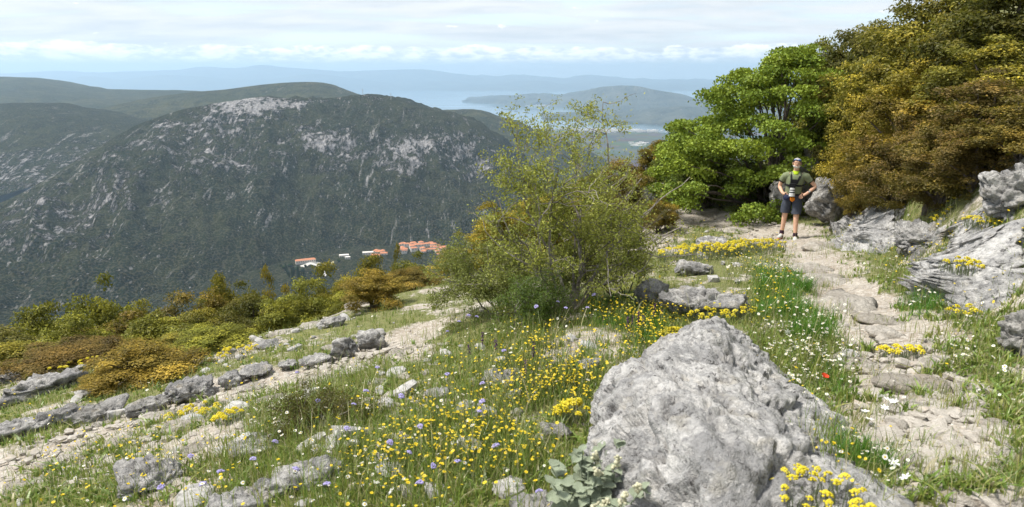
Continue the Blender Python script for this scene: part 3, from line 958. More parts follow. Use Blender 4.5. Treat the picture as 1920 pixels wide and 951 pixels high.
# worn slabs set in the path
SLABS = [(1498, 446, 1572, 470), (1482, 478, 1560, 506), (1500, 496, 1600, 530), (1522, 528, 1640, 586), (1590, 575, 1690, 604), (1540, 640, 1690, 690), (1640, 672, 1790, 735),
         (1722, 650, 1796, 690), (1758, 888, 1884, 960), (1868, 842, 1930, 876), (1650, 775, 1705, 806), (1690, 725, 1745, 765), (1780, 700, 1840, 730),
         (1400, 398, 1460, 420), (1330, 392, 1400, 412), (1270, 398, 1330, 414), (1220, 440, 1270, 458), (1240, 418, 1290, 432), (1350, 420, 1410, 436), (1290, 372, 1350, 390),
         (480, 735, 560, 762), (400, 760, 480, 790), (300, 780, 390, 815), (200, 800, 270, 835), (560, 700, 640, 724), (110, 830, 190, 862), (640, 672, 700, 694), (520, 780, 580, 806), (330, 828, 420, 860), (0, 880, 90, 915), (600, 640, 660, 656), (440, 712, 500, 730), (250, 760, 330, 786), (150, 770, 220, 796), (680, 700, 740, 722), (590, 740, 650, 764), (720, 640, 790, 664), (60, 850, 120, 876), (240, 838, 300, 860), (640, 560, 700, 580), (560, 600, 620, 616), (500, 618, 560, 632), (1620, 610, 1700, 636), (1830, 780, 1890, 806), (1740, 800, 1800, 830), (1800, 740, 1870, 770), (1680, 845, 1740, 880)]
for i, b_ in enumerate(SLABS):
    rock("stone_slab", None, *b_, seed=900 + i * 5, mat=M_SLAB, deep=1.4, sub=4 if (b_[2] - b_[0]) * b_[3] > 70000 else 3, sink=2.5, rough=0.8, parent=PATH, low=0.05)

# loose stones on the paths: a few shapes shared by all
STONE = []
for i in range(8):
    V_, F_ = rock_shape(1200 + i, (1.0, 0.8, 0.5), 2, 7, 0.5, 30.0)
    STONE.append(mesh("stone", V_, F_, M_STONE, False))
STONE2 = []
for i in range(6):
    V_, F_ = rock_shape(1250 + i, (1.0, 0.8, 0.65), 2, 7, 0.5, 30.0)
    STONE2.append(mesh("stone", V_, F_, M_STONE_GREY, False))
r_ = np.random.RandomState(9)


def scatter_px(boxes, n, soft=False):
    """ground points under random pixels of the given boxes (x0,y0,x1,y1,weight)"""
    w = np.array([b_[4] for b_ in boxes], dtype=float)
    idx = r_.choice(len(boxes), n, p=w / w.sum())
    B_ = np.array(boxes)[idx]
    gs = (lambda: np.clip(0.5 + 0.36 * r_.normal(size=n), -0.4, 1.4)) if soft else (lambda: r_.rand(n))
    px = B_[:, 0] + (B_[:, 2] - B_[:, 0]) * gs()
    py = B_[:, 1] + (B_[:, 3] - B_[:, 1]) * gs()
    p = G(px, np.minimum(py, 1000))
    if soft:
        p = p[fbm(p * 1.7, 3, 240) + 0.25 * r_.normal(size=len(p)) > -0.22]
    return p[~np.isnan(p[:, 0])]


pts = scatter_px([(1640, 640, 1920, 951, 6), (1500, 430, 1700, 640, 2), (1220, 390, 1480, 470, 1.5), (0, 720, 700, 951, 6), (380, 620, 800, 760, 3)], 9000)
keep = path_mask(pts[:, 0], pts[:, 1]) > 0.12
pts = pts[keep]
# larger ones first become separate stones, the fine rest is gravel
siz = 0.010 + 0.065 * r_.rand(len(pts)) ** 4
score = siz / np.linalg.norm(pts, axis=1)
order = np.argsort(-score)
for i in order[:280]:
    s_ = siz[i]
    obj("stone", STONE[i % 8], PATH, (pts[i, 0], pts[i, 1], pts[i, 2] - 0.03 + 0.1 * s_), (r_.uniform(-.3, .3), r_.uniform(-.3, .3), r_.uniform(0, 6.3)), (s_ * r_.uniform(0.9, 1.6), s_ * r_.uniform(0.8, 1.2), s_ * r_.uniform(0.7, 1.1)))
Vt, Ft = rock_shape(1300, (1.0, 0.8, 0.6), 1, 8, 0.5, 9.0)
rest = order[280:3800]
n = len(rest)
a_ = r_.uniform(0, 6.283, n)
S_ = (siz[rest] * 0.8)[:, None, None] * np.stack([r_.uniform(.8, 1.5, n), r_.uniform(.8, 1.2, n), r_.uniform(.6, 1, n)], axis=1)[:, None, :]
VV = Vt[None] * S_
VV = np.stack([VV[..., 0] * np.cos(a_)[:, None] - VV[..., 1] * np.sin(a_)[:, None], VV[..., 0] * np.sin(a_)[:, None] + VV[..., 1] * np.cos(a_)[:, None], VV[..., 2]], axis=-1) + (pts[rest] - np.array([0, 0, 0.03]))[:, None]
FF = Ft[None] + (np.arange(n) * len(Vt))[:, None, None]

pm2 = scatter_px([(0, 600, 760, 951, 8), (560, 640, 1130, 951, 4), (1480, 640, 1750, 951, 3), (1300, 400, 1600, 560, 2), (380, 560, 680, 660, 3), (1540, 370, 1720, 470, 2)], 800)
pm2 = pm2[path_mask(pm2[:, 0], pm2[:, 1]) < 0.12][:295]
for q in pm2:
    s_ = 0.016 + 0.085 * r_.rand() ** 3
    obj("stone", STONE2[r_.randint(6)], GROUND, (q[0], q[1], q[2] + 0.25 * s_), (r_.uniform(-.3, .3), r_.uniform(-.3, .3), r_.uniform(0, 6.3)), (s_ * r_.uniform(0.9, 1.6), s_ * r_.uniform(0.8, 1.2), s_ * r_.uniform(0.8, 1.2)))
Vr, Fr = rock_shape(1310, (1.0, 0.85, 0.7), 1, 7, 0.5, 30.0)
rp = scatter_px([(0, 640, 760, 940, 8), (380, 560, 700, 660, 3), (600, 640, 900, 760, 3), (1200, 380, 1480, 470, 1.5), (1480, 640, 1760, 951, 2)], 3000)
rp = rp[fbm(rp * 1.1, 3, 260) + 0.6 * bare_mask(rp[:, 0], rp[:, 1]) > 0.0]
n3 = len(rp)
a3 = r_.uniform(0, 6.283, n3)
s3 = (0.012 + 0.05 * r_.rand(n3) ** 3)[:, None, None] * np.stack([r_.uniform(.8, 1.6, n3), r_.uniform(.8, 1.2, n3), r_.uniform(.6, 1, n3)], axis=1)[:, None, :]
V3 = Vr[None] * s3
V3 = np.stack([V3[..., 0] * np.cos(a3)[:, None] - V3[..., 1] * np.sin(a3)[:, None], V3[..., 0] * np.sin(a3)[:, None] + V3[..., 1] * np.cos(a3)[:, None], V3[..., 2]], axis=-1) + rp[:, None]
obj("rubble", mesh("rubble", V3.reshape(-1, 3), (Fr[None] + (np.arange(n3) * len(Vr))[:, None, None]).reshape(-1, 3), M_GRAVEL, False), GROUND, kind="stuff")
obj("gravel", mesh("gravel", VV.reshape(-1, 3), FF.reshape(-1, 3), M_GRAVEL, False), PATH, kind="stuff")

# ------------------------------------------------------------------ shrubs and trees
def tube_mesh(paths, sides=5):
    """tapered tubes; paths = list of (points (k,3), radii (k,))"""
    Vs, Fs, base = [], [], 0
    for pts_, rads in paths:
        pts_ = np.asarray(pts_, dtype=np.float64)
        k_ = len(pts_)
        tan = np.gradient(pts_, axis=0)
        tan /= np.linalg.norm(tan, axis=1)[:, None] + 1e-9
        ref = np.where(np.abs(tan[:, 2:3]) < 0.9, np.array([[0, 0, 1.0]]), np.array([[1.0, 0, 0]]))
        u = np.cross(tan, ref); u /= np.linalg.norm(u, axis=1)[:, None] + 1e-9
        v = np.cross(tan, u)
        an = np.arange(sides) * 2 * math.pi / sides
        ring = pts_[:, None] + np.asarray(rads)[:, None, None] * (np.cos(an)[None, :, None] * u[:, None] + np.sin(an)[None, :, None] * v[:, None])
        Vs.append(ring.reshape(-1, 3))
        i, j = np.meshgrid(np.arange(k_ - 1), np.arange(sides), indexing='ij')
        a_ = base + i * sides + j
        b_ = base + i * sides + (j + 1) % sides
        Fs.append(np.stack([a_, b_, b_ + sides, a_ + sides], axis=-1).reshape(-1, 4))
        base += k_ * sides
    return np.concatenate(Vs), np.concatenate(Fs)


def leaves(P, Nrm, size, rs, aspect=0.55, fold=0.25, spread=0.33):
    """one folded diamond of two faces for every point; returns V, F"""
    n = len(P)
    rnd = rs.normal(size=(n, 3))
    nn_ = Nrm + spread * rnd
    nn_ /= np.linalg.norm(nn_, axis=1)[:, None] + 1e-9       # the way the leaf faces
    d = np.cross(nn_, rs.normal(size=(n, 3)))
    d = d / (np.linalg.norm(d, axis=1)[:, None] + 1e-9) + 0.25 * nn_
    d /= np.linalg.norm(d, axis=1)[:, None] + 1e-9
    s_ = np.cross(d, nn_)
    s_ /= np.linalg.norm(s_, axis=1)[:, None] + 1e-9
    up_ = np.cross(s_, d)
    L = np.asarray(size) * rs.uniform(0.7, 1.25, n)
    L = L[:, None]
    b0 = P
    tip = P + d * L
    mid_ = P + d * L * 0.5
    l_ = mid_ + s_ * L * aspect * 0.5 + up_ * L * fold * 0.5
    r2 = mid_ - s_ * L * aspect * 0.5 + up_ * L * fold * 0.5
    V_ = np.stack([b0, l_, tip, r2], axis=1).reshape(-1, 3)
    k_ = np.arange(n)[:, None] * 4
    F_ = np.concatenate([k_ + np.array([[0, 1, 2]]), k_ + np.array([[0, 2, 3]])], axis=0)
    return V_, F_


def crown(seed, n_lobes, n_leaves, lobe_r, leaf, shape=(0.5, 0.5, 1.0), low=0.05, flat=0.7, young=0.5):
    """leafy crown in a unit box: lobes set over a dome, leaves over each lobe"""
    rs = np.random.RandomState(seed)
    C_, R2 = [], []
    for i in range(n_lobes):
        # directions over the upper dome
        z = rs.uniform(-0.15, 1.0)
        a = rs.uniform(0, 2 * math.pi)
        q = math.sqrt(max(0, 1 - min(z, 1) ** 2)) if z > 0 else 1.0
        rr_ = rs.uniform(0.58, 1.06) if i > n_lobes // 4 else rs.uniform(0.1, 0.6)
        wob = 0.80 + 0.38 * math.sin(a * 2 + seed) * math.sin(a * 3 + seed * 1.7) + 0.2 * math.sin(5 * a + seed)
        lr = lobe_r * rs.uniform(0.55, 1.35)
        R_x = max(0.05, 1 - lr * 1.2)
        C_.append([math.cos(a) * q * rr_ * R_x * shape[0] * wob, math.sin(a) * q * rr_ * R_x * shape[1] * wob,
                   low + 0.16 + (0.84 - lr - low) * max(z, -0.1) * (rr_ ** 0.6) * (0.88 + 0.2 * rs.rand())])
        R2.append(lr)
    C_, R2 = np.array(C_), np.array(R2)
    w = R2 ** 2
    li = rs.choice(n_lobes, n_leaves, p=w / w.sum())
    D_ = rs.normal(size=(n_leaves, 3))
    D_[:, 2] = np.abs(D_[:, 2]) * np.where(rs.rand(n_leaves) < 0.80, 1, -0.8)
    D_ /= np.linalg.norm(D_, axis=1)[:, None]
    lump = 1 + 0.55 * fbm(D_ * 1.9 + C_[li] * 9, 3, seed)
    rad_ = (1 - 0.38 * rs.rand(n_leaves) ** 2.5) * lump
    inner = rs.rand(n_leaves) < 0.22
    rad_ = np.where(inner, rad_ * rs.uniform(0.15, 0.65, n_leaves), rad_)
    P_ = C_[li] + D_ * (R2[li] * rad_)[:, None] * np.array([1, 1, flat])
    P_[:, 2] = np.maximum(P_[:, 2], 0.01 + 0.02 * rs.rand(n_leaves))
    V_, F_ = leaves(P_, D_ * 0.8 + np.array([0, 0, 0.35]), leaf, rs)
    lobe_t = rs.rand(n_lobes)
    yng = np.clip(lobe_t[li] * 0.9 * young * 2 + 0.5 * (D_[:, 2] * rad_ - 0.25) + rs.normal(scale=0.22, size=n_leaves) - 0.28, 0, 1)
    bri = np.clip(rs.normal(1.0, 0.2, n_leaves), 0.5, 1.6) * rs.uniform(0.62, 1.3, n_lobes)[li]
    lv = np.stack([yng, bri, np.zeros(n_leaves)], axis=1)
    return V_, F_, np.repeat(lv, 4, axis=0), C_


def limbs(C_, seed, base_r, n=12, stems=3, spread=0.05):
    rs = np.random.RandomState(seed + 500)
    out = []
    roots = [np.array([rs.uniform(-spread, spread), rs.uniform(-spread, spread), -0.06]) for _ in range(stems)]
    for i in rs.permutation(len(C_))[:n]:
        r0 = roots[i % stems]
        c = C_[i]
        t_ = np.linspace(0, 1, 6)[:, None]
        bend = np.array([c[0] * 0.25, c[1] * 0.25, c[2] * 0.55])
        p_ = (1 - t_) ** 2 * r0 + 2 * t_ * (1 - t_) * bend + t_ ** 2 * c
        p_[1:-1] += rs.normal(scale=0.012, size=(4, 3))
        out.append((p_, base_r * np.linspace(1, 0.18, 6)))
    return out


OAK = []
for i in range(6):
    V_, F_, lv, C_ = crown(20 + i, 84 + 5 * i, 31000, 0.094, 0.0235, young=0.5)
    me_c = mesh("crown", V_, F_, M_LEAF, False, leaf=lv)
    tv, tf = tube_mesh(limbs(C_, 20 + i, 0.018, 16, 4))
    OAK.append((me_c, mesh("stems", tv, tf, M_BARK)))

C_OLIVE = ((0.15, 0.145, 0.026), (0.36, 0.29, 0.035))
C_GREEN = ((0.135, 0.145, 0.022), (0.34, 0.32, 0.04))
C_BROWN = ((0.125, 0.102, 0.026), (0.29, 0.195, 0.035))
C_ORANGE = ((0.175, 0.132, 0.024), (0.37, 0.25, 0.035))
C_RUST = ((0.115, 0.084, 0.026), (0.25, 0.155, 0.034))
C_DARK = ((0.085, 0.090, 0.022), (0.20, 0.17, 0.03))
C_GOLD = ((0.20, 0.17, 0.025), (0.50, 0.37, 0.04))


def shrub(label, px, top, width, dist, colors, k, name="shrub", deep=0.9, group=None, cat="shrub", lift=0.0):
    p = at(px, top, dist)
    zb = float(h(p[0], p[1])[0]) + lift
    zc = p[1] * CP - p[2] * SP
    w = width * zc / FPX
    hh = max(p[2] - zb, 0.3)
    e = empty(name, (p[0], p[1], zb), (0, 0, (k * 2.399) % 6.28), label=label, cat=cat, group=group)
    c_, s_ = OAK[k % 6]
    sc = (w * 1.5, w * 1.5 * deep, hh * 1.05)
    o = obj("crown", c_, e, scale=sc)
    o["leaf_color"] = list(colors[0])
    o["young_color"] = list(colors[1])
    obj("stems", s_, e, scale=sc)
    return e


LEFT = [
    ("dark green shrub at the left edge of the slope", 10, 612, 200, 11.2, C_DARK),
    ("green shrub above the dark one at left edge", 70, 575, 180, 13.0, C_GREEN),
    ("yellow-green shrub, highest of the leftmost group", 165, 543, 170, 15.0, C_GREEN),
    ("wide olive-brown shrub in front of the leftmost green group", 225, 588, 200, 12.2, C_BROWN),
    ("bright olive shrub just right of the leftmost group", 255, 556, 130, 14.8, C_OLIVE),
    ("brown-tinged shrub with a flat top left of the dark mass", 330, 566, 160, 13.2, C_BROWN),
    ("tall olive shrub with brownish top above the grey rock", 395, 536, 130, 14.4, C_BROWN),
    ("golden-topped shrub rising highest left of the long building", 425, 514, 120, 16.0, C_OLIVE),
    ("dark green shrub over the small pale rock", 465, 545, 130, 13.4, C_DARK),
    ("pale ochre shrub sticking up beside the cypress grove", 502, 497, 76, 17.5, C_GOLD),
    ("broad green shrub below the cypress grove", 545, 528, 150, 14.2, C_GREEN),
    ("olive shrub under the village road", 618, 508, 110, 15.5, C_OLIVE),
    ("reddish-brown low shrub at left above the flat slab", 100, 664, 150, 9.0, C_RUST),
    ("rust shrub behind the reddish low one", 170, 632, 150, 10.4, C_RUST),
    ("bright orange-brown shrub above the ledge of rocks", 262, 646, 190, 7.4, C_ORANGE),
    ("small rust-red shrub under the left side of orange shrub", 190, 690, 90, 7.1, C_ORANGE),
    ("yellow-green shrub right of the orange one", 400, 628, 130, 8.5, C_GREEN),
    ("low olive shrub between orange shrub and yellow-green one", 330, 640, 100, 8.9, C_OLIVE),
    ("orange-brown shrub above the pair of broken blocks", 702, 507, 108, 9.9, C_ORANGE),
    ("olive shrub in front of the village's white houses", 690, 480, 120, 14.5, C_OLIVE),
    ("green shrub under the village roofs", 765, 484, 110, 15.0, C_GREEN),
    ("small round-headed shrub rising against the village roofs", 741, 454, 46, 17.0, C_OLIVE),
    ("golden shrub right of the village roofs", 868, 462, 100, 13.5, C_GOLD),
    ("green shrub filling the gap below the leftmost green group", 120, 600, 160, 11.4, C_GREEN),
    ("olive shrub just above the reddish low shrub", 20, 640, 150, 10.2, C_OLIVE),
    ("yellow-green shrub above the orange shrub's crown", 300, 590, 150, 11.6, C_GREEN),
    ("brown-olive shrub right above the grey rock under the shrubs", 372, 576, 120, 11.8, C_OLIVE),
    ("dark olive shrub left of the small pale rock", 440, 566, 110, 12.0, C_DARK),
    ("bright green shrub right of the small pale rock", 515, 556, 130, 12.2, C_GREEN),
    ("olive-green shrub touching the upper rock strip", 590, 536, 120, 12.8, C_GREEN),
    ("gold-tinged shrub above the jagged grey rock", 640, 512, 110, 13.6, C_OLIVE),
    ("green shrub left of the orange-brown shrub", 660, 530, 90, 11.8, C_GREEN),
    ("brown shrub behind the orange-brown shrub's right side", 770, 505, 110, 12.2, C_BROWN),
    ("orange and yellow shrub seen through the thorn bush", 925, 376, 120, 13.0, C_GOLD),
    ("golden shrub seen through the thorn bush, upper one", 1010, 352, 120, 15.0, C_GOLD),
    ("olive shrub behind the right part of the thorn bush", 1095, 348, 120, 15.5, C_OLIVE),
    ("brownish shrub left of the path bend", 1165, 298, 120, 17.5, C_BROWN),
    ("golden-brown shrub on the skyline by the green tree", 1228, 262, 80, 22.0, C_ORANGE),
    ("small orange shrub low beside the bend's rocks", 1236, 372, 60, 15.5, C_ORANGE),
]
RIGHT = [
    ("dark green-brown shrub with top at the picture's top edge left", 1690, 2, 190, 17.0, C_DARK),
    ("dark shrub filling the top right corner", 1900, -70, 260, 11.5, C_DARK),
    ("olive shrub at the top edge right of the dark one", 1790, -60, 230, 14.0, C_OLIVE),
    ("dark skyline shrub above the green tree", 1612, 42, 160, 19.0, C_DARK),
    ("green-topped shrub on the skyline right of green tree", 1560, 72, 130, 19.5, C_GREEN),
    ("olive shrub below the dark skyline shrub", 1660, 88, 180, 15.5, C_OLIVE),
    ("gold-tipped shrub behind the widest brown shrub", 1760, 70, 190, 13.2, C_GOLD),
    ("olive shrub below the top right corner", 1880, 62, 220, 10.4, C_OLIVE),
    ("gold-topped shrub right of the green tree's middle", 1650, 132, 130, 14.2, C_GOLD),
    ("dark shrub between the green tree and golden shrub", 1600, 160, 100, 16.0, C_DARK),
    ("orange-brown shrub in the middle of the right bank", 1735, 158, 200, 11.6, C_ORANGE),
    ("widest brown shrub over the limestone crag", 1860, 140, 220, 9.2, C_RUST),
    ("golden-brown shrub lowest beside the hiker", 1640, 222, 105, 13.2, C_ORANGE),
    ("rust-brown shrub over the upright pale rock", 1715, 210, 140, 10.8, C_RUST),
    ("brown shrub hanging above the sloping outcrop", 1800, 205, 170, 9.0, C_BROWN),
    ("low orange shrub behind the slanting slab", 1612, 282, 60, 13.2, C_ORANGE),
    ("dark brown shrub low between upright rock and crag", 1765, 262, 130, 9.3, C_RUST),
    ("brown shrub behind the crag at the right edge", 1935, 175, 190, 7.9, C_BROWN),
    ("rust-tinged shrub above the middle of the limestone wall", 1850, 222, 150, 8.4, C_RUST),
    ("low rust shrub at the foot of the bank shrubs", 1680, 280, 110, 11.2, C_BROWN),
]
for i, (lab, px, top, w_, dist, colr) in enumerate(LEFT):
    shrub(lab, px, top, w_, dist, colr, i)
for i, (lab, px, top, w_, dist, colr) in enumerate(RIGHT):
    shrub(lab, px, top, w_, dist, colr, i + 3, lift=0.0 if dist < 11 else 0.1)

# fresh green tree behind the hiker: flat layered sprays of leaves
rs = np.random.RandomState(77)
base = at(1455, 330, 17.2)
tp = at(1455, 72, 17.2)
H_T = float(tp[2] - h(base[0], base[1])[0])
W_T = 330 * 17.6 / FPX
CT = []
for i in range(215):
    z = rs.uniform(0.04, 1.0)
    outl = (0.52 * math.sqrt(max(0.02, 1 - max(0, z - 0.25) ** 2 / 0.5625)))
    a = rs.uniform(0, 6.283)
    q = rs.uniform(0.25, 1.0) ** 0.6
    shift = 0.05 - 0.34 * (1 - z) ** 1.3 + rs.normal() * 0.04
    CT.append([math.cos(a) * q * outl + shift, math.sin(a) * q * outl, z * 0.94 + rs.normal() * 0.015])
CT = np.array(CT) * np.array([W_T, W_T * 0.85, H_T])
n = 72000
li = rs.randint(0, len(CT), n)
D_ = rs.normal(size=(n, 3)); D_ /= np.linalg.norm(D_, axis=1)[:, None]
rr_ = (rs.rand(n) ** 0.45) * (1 + 0.4 * fbm(D_ * 2 + CT[li], 2, 5))
P_ = CT[li] + D_ * rr_[:, None] * np.array([0.36, 0.36, 0.15])
P_[:, 2] -= 0.10 * rr_ ** 2
V_, F_ = leaves(P_, D_ * 0.5 + np.array([0, 0, 0.2]), 0.070, rs, 0.8, 0.2, 0.6)
lv = np.stack([np.clip(rs.rand(len(CT))[li] * 0.7 + rs.normal(scale=0.2, size=n), 0, 1), np.clip(rs.normal(1, 0.2, n), 0.5, 1.6), np.zeros(n)], axis=1)
tree = empty("maple_tree", (base[0], base[1], float(h(base[0], base[1])[0])), label="fresh green spreading tree right behind the hiker", cat="tree")
o = obj("crown", mesh("crown", V_, F_, M_LEAF, False, leaf=np.repeat(lv, 4, axis=0)), tree)
o["leaf_color"] = [0.15, 0.22, 0.028]; o["young_color"] = [0.28, 0.35, 0.04]
tr = []
for i in range(46):
    c = CT[i]
    t_ = np.linspace(0, 1, 7)[:, None]
    r0 = np.array([rs.uniform(-.12, .12), rs.uniform(-.12, .12), -0.1])
    bend = np.array([c[0] * 0.3, c[1] * 0.3, c[2] * 0.7])
    p_ = (1 - t_) ** 2 * r0 + 2 * t_ * (1 - t_) * bend + t_ ** 2 * c
    p_[1:-1] += rs.normal(scale=0.05, size=(5, 3))
    tr.append((p_, np.linspace(0.045, 0.008, 7)))
tv, tf = tube_mesh(tr, 6)
obj("trunk", mesh("trunk", tv, tf, M_BARK), tree)
# its neighbours
for i, (lab, px, top, w_, dist, colr) in enumerate([
        ("green shrub reaching down left of the green tree", 1300, 232, 130, 19.5, ((0.075, 0.13, 0.02), (0.16, 0.22, 0.03))),
        ("yellowish green shrub in front of the green tree's left foot", 1335, 262, 110, 18.6, ((0.09, 0.13, 0.02), (0.2, 0.22, 0.03))),
        ("low dark green shrub under the green tree", 1420, 278, 130, 17.6, ((0.06, 0.09, 0.018), (0.12, 0.16, 0.025))),
        ("green shrub at the skyline end of the tree group", 1265, 262, 90, 20.5, ((0.08, 0.12, 0.02), (0.2, 0.2, 0.03)))]):
    shrub(lab, px, top, w_, dist, colr, i + 1)


# thorny bush in the middle: tangled twigs with small leaves
def thorn_bush(label, px, py, height, width, seed, n_stems, n_leaf, leafcols, name="thorn_bush", lean=0.0, levels=3, bark=None, leaf=0.026, on=None):
    rs = np.random.RandomState(seed)
    base = G(px, py)[0] if on is None else np.array(on)
    paths, tips = [], []

    def grow(p0, d0, length, r0, level):
        if level >= 1 and math.hypot(p0[0], p0[1]) > 0.62 * width + 0.15:
            return
        k_ = 7
        pts_ = [p0]
        d = d0 / np.linalg.norm(d0)
        for s_ in range(k_ - 1):
            d = d + rs.normal(scale=0.24, size=3) + np.array([0, 0, 0.05 if level else 0.09])
            d /= np.linalg.norm(d)
            pts_.append(pts_[-1] + d * length / (k_ - 1))
        pts_ = np.array(pts_)
        pts_[:, 2] = np.maximum(pts_[:, 2], 0.02)
        paths.append((pts_, np.linspace(r0, r0 * 0.35, k_)))
        if level >= 1:
            tips.extend([(pts_[j], level) for j in range(1, k_)])
        if level < levels:
            for c_ in range(rs.randint(4, 7) if level < 2 else rs.randint(3, 6)):
                j = rs.randint(2, k_)
                dd = pts_[min(j, k_ - 1)] - pts_[j - 1]
                dd = dd / np.linalg.norm(dd) + rs.normal(scale=0.75, size=3)
                dd[2] *= 0.75
                grow(pts_[j], dd, length * rs.uniform(0.38, 0.62), r0 * 0.5, level + 1)

    for i in range(n_stems):
        a = 2 * math.pi * i / n_stems + rs.uniform(-0.4, 0.4)
        out_ = rs.uniform(0.25, 1.0)
        d0 = np.array([math.cos(a) * out_ * width / height + lean, math.sin(a) * out_ * 0.8 * width / height, 1.0 - 0.35 * out_])
        grow(np.array([0.05 * math.cos(a), 0.05 * math.sin(a), -0.05]), d0, height * rs.uniform(0.45, 0.72), 0.013 * height / 2 + 0.004, 0)
    e = empty(name, tuple(base), label=label, cat="bush")
    tv, tf = tube_mesh(paths, 3)
    obj("branches", mesh("branches", tv, tf, bark or M_BARK_GREY), e)
    T_ = np.array([t_[0] for t_ in tips])
    idx = rs.randint(0, len(T_), n_leaf)
    P_ = T_[idx] + rs.normal(scale=0.030, size=(n_leaf, 3)) + (rs.rand(n_leaf, 1) - 0.5) * (T_[np.minimum(idx + 1, len(T_) - 1)] - T_[idx]) * (np.linalg.norm(T_[np.minimum(idx + 1, len(T_) - 1)] - T_[idx], axis=1) < 0.25)[:, None]
    V_, F_ = leaves(P_, rs.normal(size=(n_leaf, 3)) * 0.6 + np.array([0, 0, 0.3]), leaf, rs, 0.45, 0.2, 1.0)
    lv = np.stack([rs.rand(n_leaf), np.clip(rs.normal(1, 0.25, n_leaf), 0.5, 1.7), np.zeros(n_leaf)], axis=1)
    o = obj("foliage", mesh("foliage", V_, F_, M_LEAF, False, leaf=np.repeat(lv, 4, axis=0)), e)
    o["leaf_color"] = list(leafcols[0]); o["young_color"] = list(leafcols[1])
    return e


CT_ = ((0.20, 0.235, 0.045), (0.38, 0.39, 0.085))
thorn_bush("tall tangled thorn bush with small leaves in the middle", 1065, 585, 2.7, 1.1, 901, 12, 29000, CT_, leaf=0.034)
thorn_bush("left spreading part of thorn thicket with pale green leaves", 945, 590, 1.25, 1.2, 902, 10, 19000, ((0.12, 0.15, 0.035), (0.25, 0.27, 0.075)), leaf=0.03)
thorn_bush("thin leafless thorn bush between tall bush and dark rock", 1165, 560, 1.15, 0.9, 903, 8, 5000, CT_, bark=M_BARK)
thorn_bush("fine green thicket before the tall thorn bush", 985, 615, 0.75, 0.8, 904, 9, 16000, ((0.07, 0.13, 0.025), (0.14, 0.2, 0.04)), leaf=0.02)
thorn_bush("bare brownish thorn bush at the path's left edge by the bend", 1170, 450, 1.5, 1.3, 905, 9, 14000, ((0.10, 0.10, 0.03), (0.17, 0.14, 0.04)), bark=M_BARK)
thorn_bush("dark spiny cushion bush in the grass left of centre", 605, 800, 0.42, 0.75, 906, 12, 14000, ((0.055, 0.06, 0.018), (0.12, 0.10, 0.03)), name="spiny_bush", leaf=0.017, levels=2)
thorn_bush("silvery upright shrub growing on the right bank", 1812, 330, 0.5, 0.4, 907, 7, 3000, ((0.17, 0.20, 0.13), (0.28, 0.30, 0.2)), name="silver_shrub", leaf=0.03, on=surface(OUTCROP, 1812, 352) if surface(OUTCROP, 1812, 352) is not None else None)

# ------------------------------------------------------------------ grass and flowers
def blades(P, hgt, wid, col, rs, lean=0.45):
    """bent three-segment blades; returns V,F,col"""
    n = len(P)
    a = rs.uniform(0, 6.283, n)
    side = np.stack([np.cos(a), np.sin(a), np.zeros(n)], axis=1)
    b = a + rs.normal(scale=0.8, size=n) + 1.57
    ld = np.stack([np.cos(b), np.sin(b), np.zeros(n)], axis=1)
    ln = np.abs(rs.normal(scale=lean, size=n))[:, None] * hgt[:, None]
    up_ = np.array([0, 0, 1.0])
    w = (wid / 2)[:, None]
    H_ = hgt[:, None]
    p1 = P + up_ * H_ * 0.45 + ld * ln * 0.25
    p2 = P + up_ * H_ * 0.8 + ld * ln * 0.65
    p3 = P + up_ * H_ * (1 - 0.12 * rs.rand(n)[:, None]) + ld * ln * 1.1
    P0 = P - up_ * 0.02
    V_ = np.stack([P0 - side * w, P0 + side * w, p1 - side * w * 0.85, p1 + side * w * 0.85, p2 - side * w * 0.5, p2 + side * w * 0.5, p3], axis=1).reshape(-1, 3)
    k_ = np.arange(n)[:, None] * 7
    F_ = np.concatenate([k_ + np.array([t_]) for t_ in ([0, 1, 3], [0, 3, 2], [2, 3, 5], [2, 5, 4], [4, 5, 6])], axis=0)
    return V_, F_, np.repeat(col, 7, axis=0)


rs = np.random.RandomState(42)


def px_points(boxes, n, path_lo=-9, path_hi=0.1, soft=False):
    global r_
    p = scatter_px(boxes, n, soft)
    k_ = bare_mask(p[:, 0], p[:, 1])
    return p[(k_ < path_hi) & (k_ > path_lo)]


GREENS = np.array([[0.185, 0.265, 0.042], [0.245, 0.290, 0.058], [0.140, 0.220, 0.038], [0.31, 0.31, 0.09], [0.48, 0.43, 0.25]])


def grass_colors(n, wts):
    c = GREENS[rs.choice(len(GREENS), n, p=np.array(wts) / np.sum(wts))]
    return c * rs.uniform(0.7, 1.35, n)[:, None]


def tufted(P, per, spread):
    Q = np.repeat(P, per, axis=0)
    r = np.abs(rs.normal(scale=spread, size=len(Q)))
    a = rs.uniform(0, 6.283, len(Q))
    Q = Q + np.stack([r * np.cos(a), r * np.sin(a), np.zeros(len(Q))], axis=1)
    Q[:, 2] = h(Q[:, 0], Q[:, 1])
    return Q


parts = []
# short turf over the whole near slope
T1 = tufted(px_points([(0, 560, 1700, 951, 10), (1400, 400, 1920, 951, 5), (700, 480, 1300, 700, 3), (1150, 340, 1700, 470, 1.5), (0, 600, 700, 900, 5), (-420, 660, 0, 1000, 3), (1920, 420, 2250, 1000, 2)], 13500, -9, 0.16), 5, 0.035)
parts.append(blades(T1, rs.uniform(0.03, 0.10, len(T1)), rs.uniform(0.004, 0.009, len(T1)), grass_colors(len(T1), [3, 3, 3, 2, 1.6]), rs, 0.6))
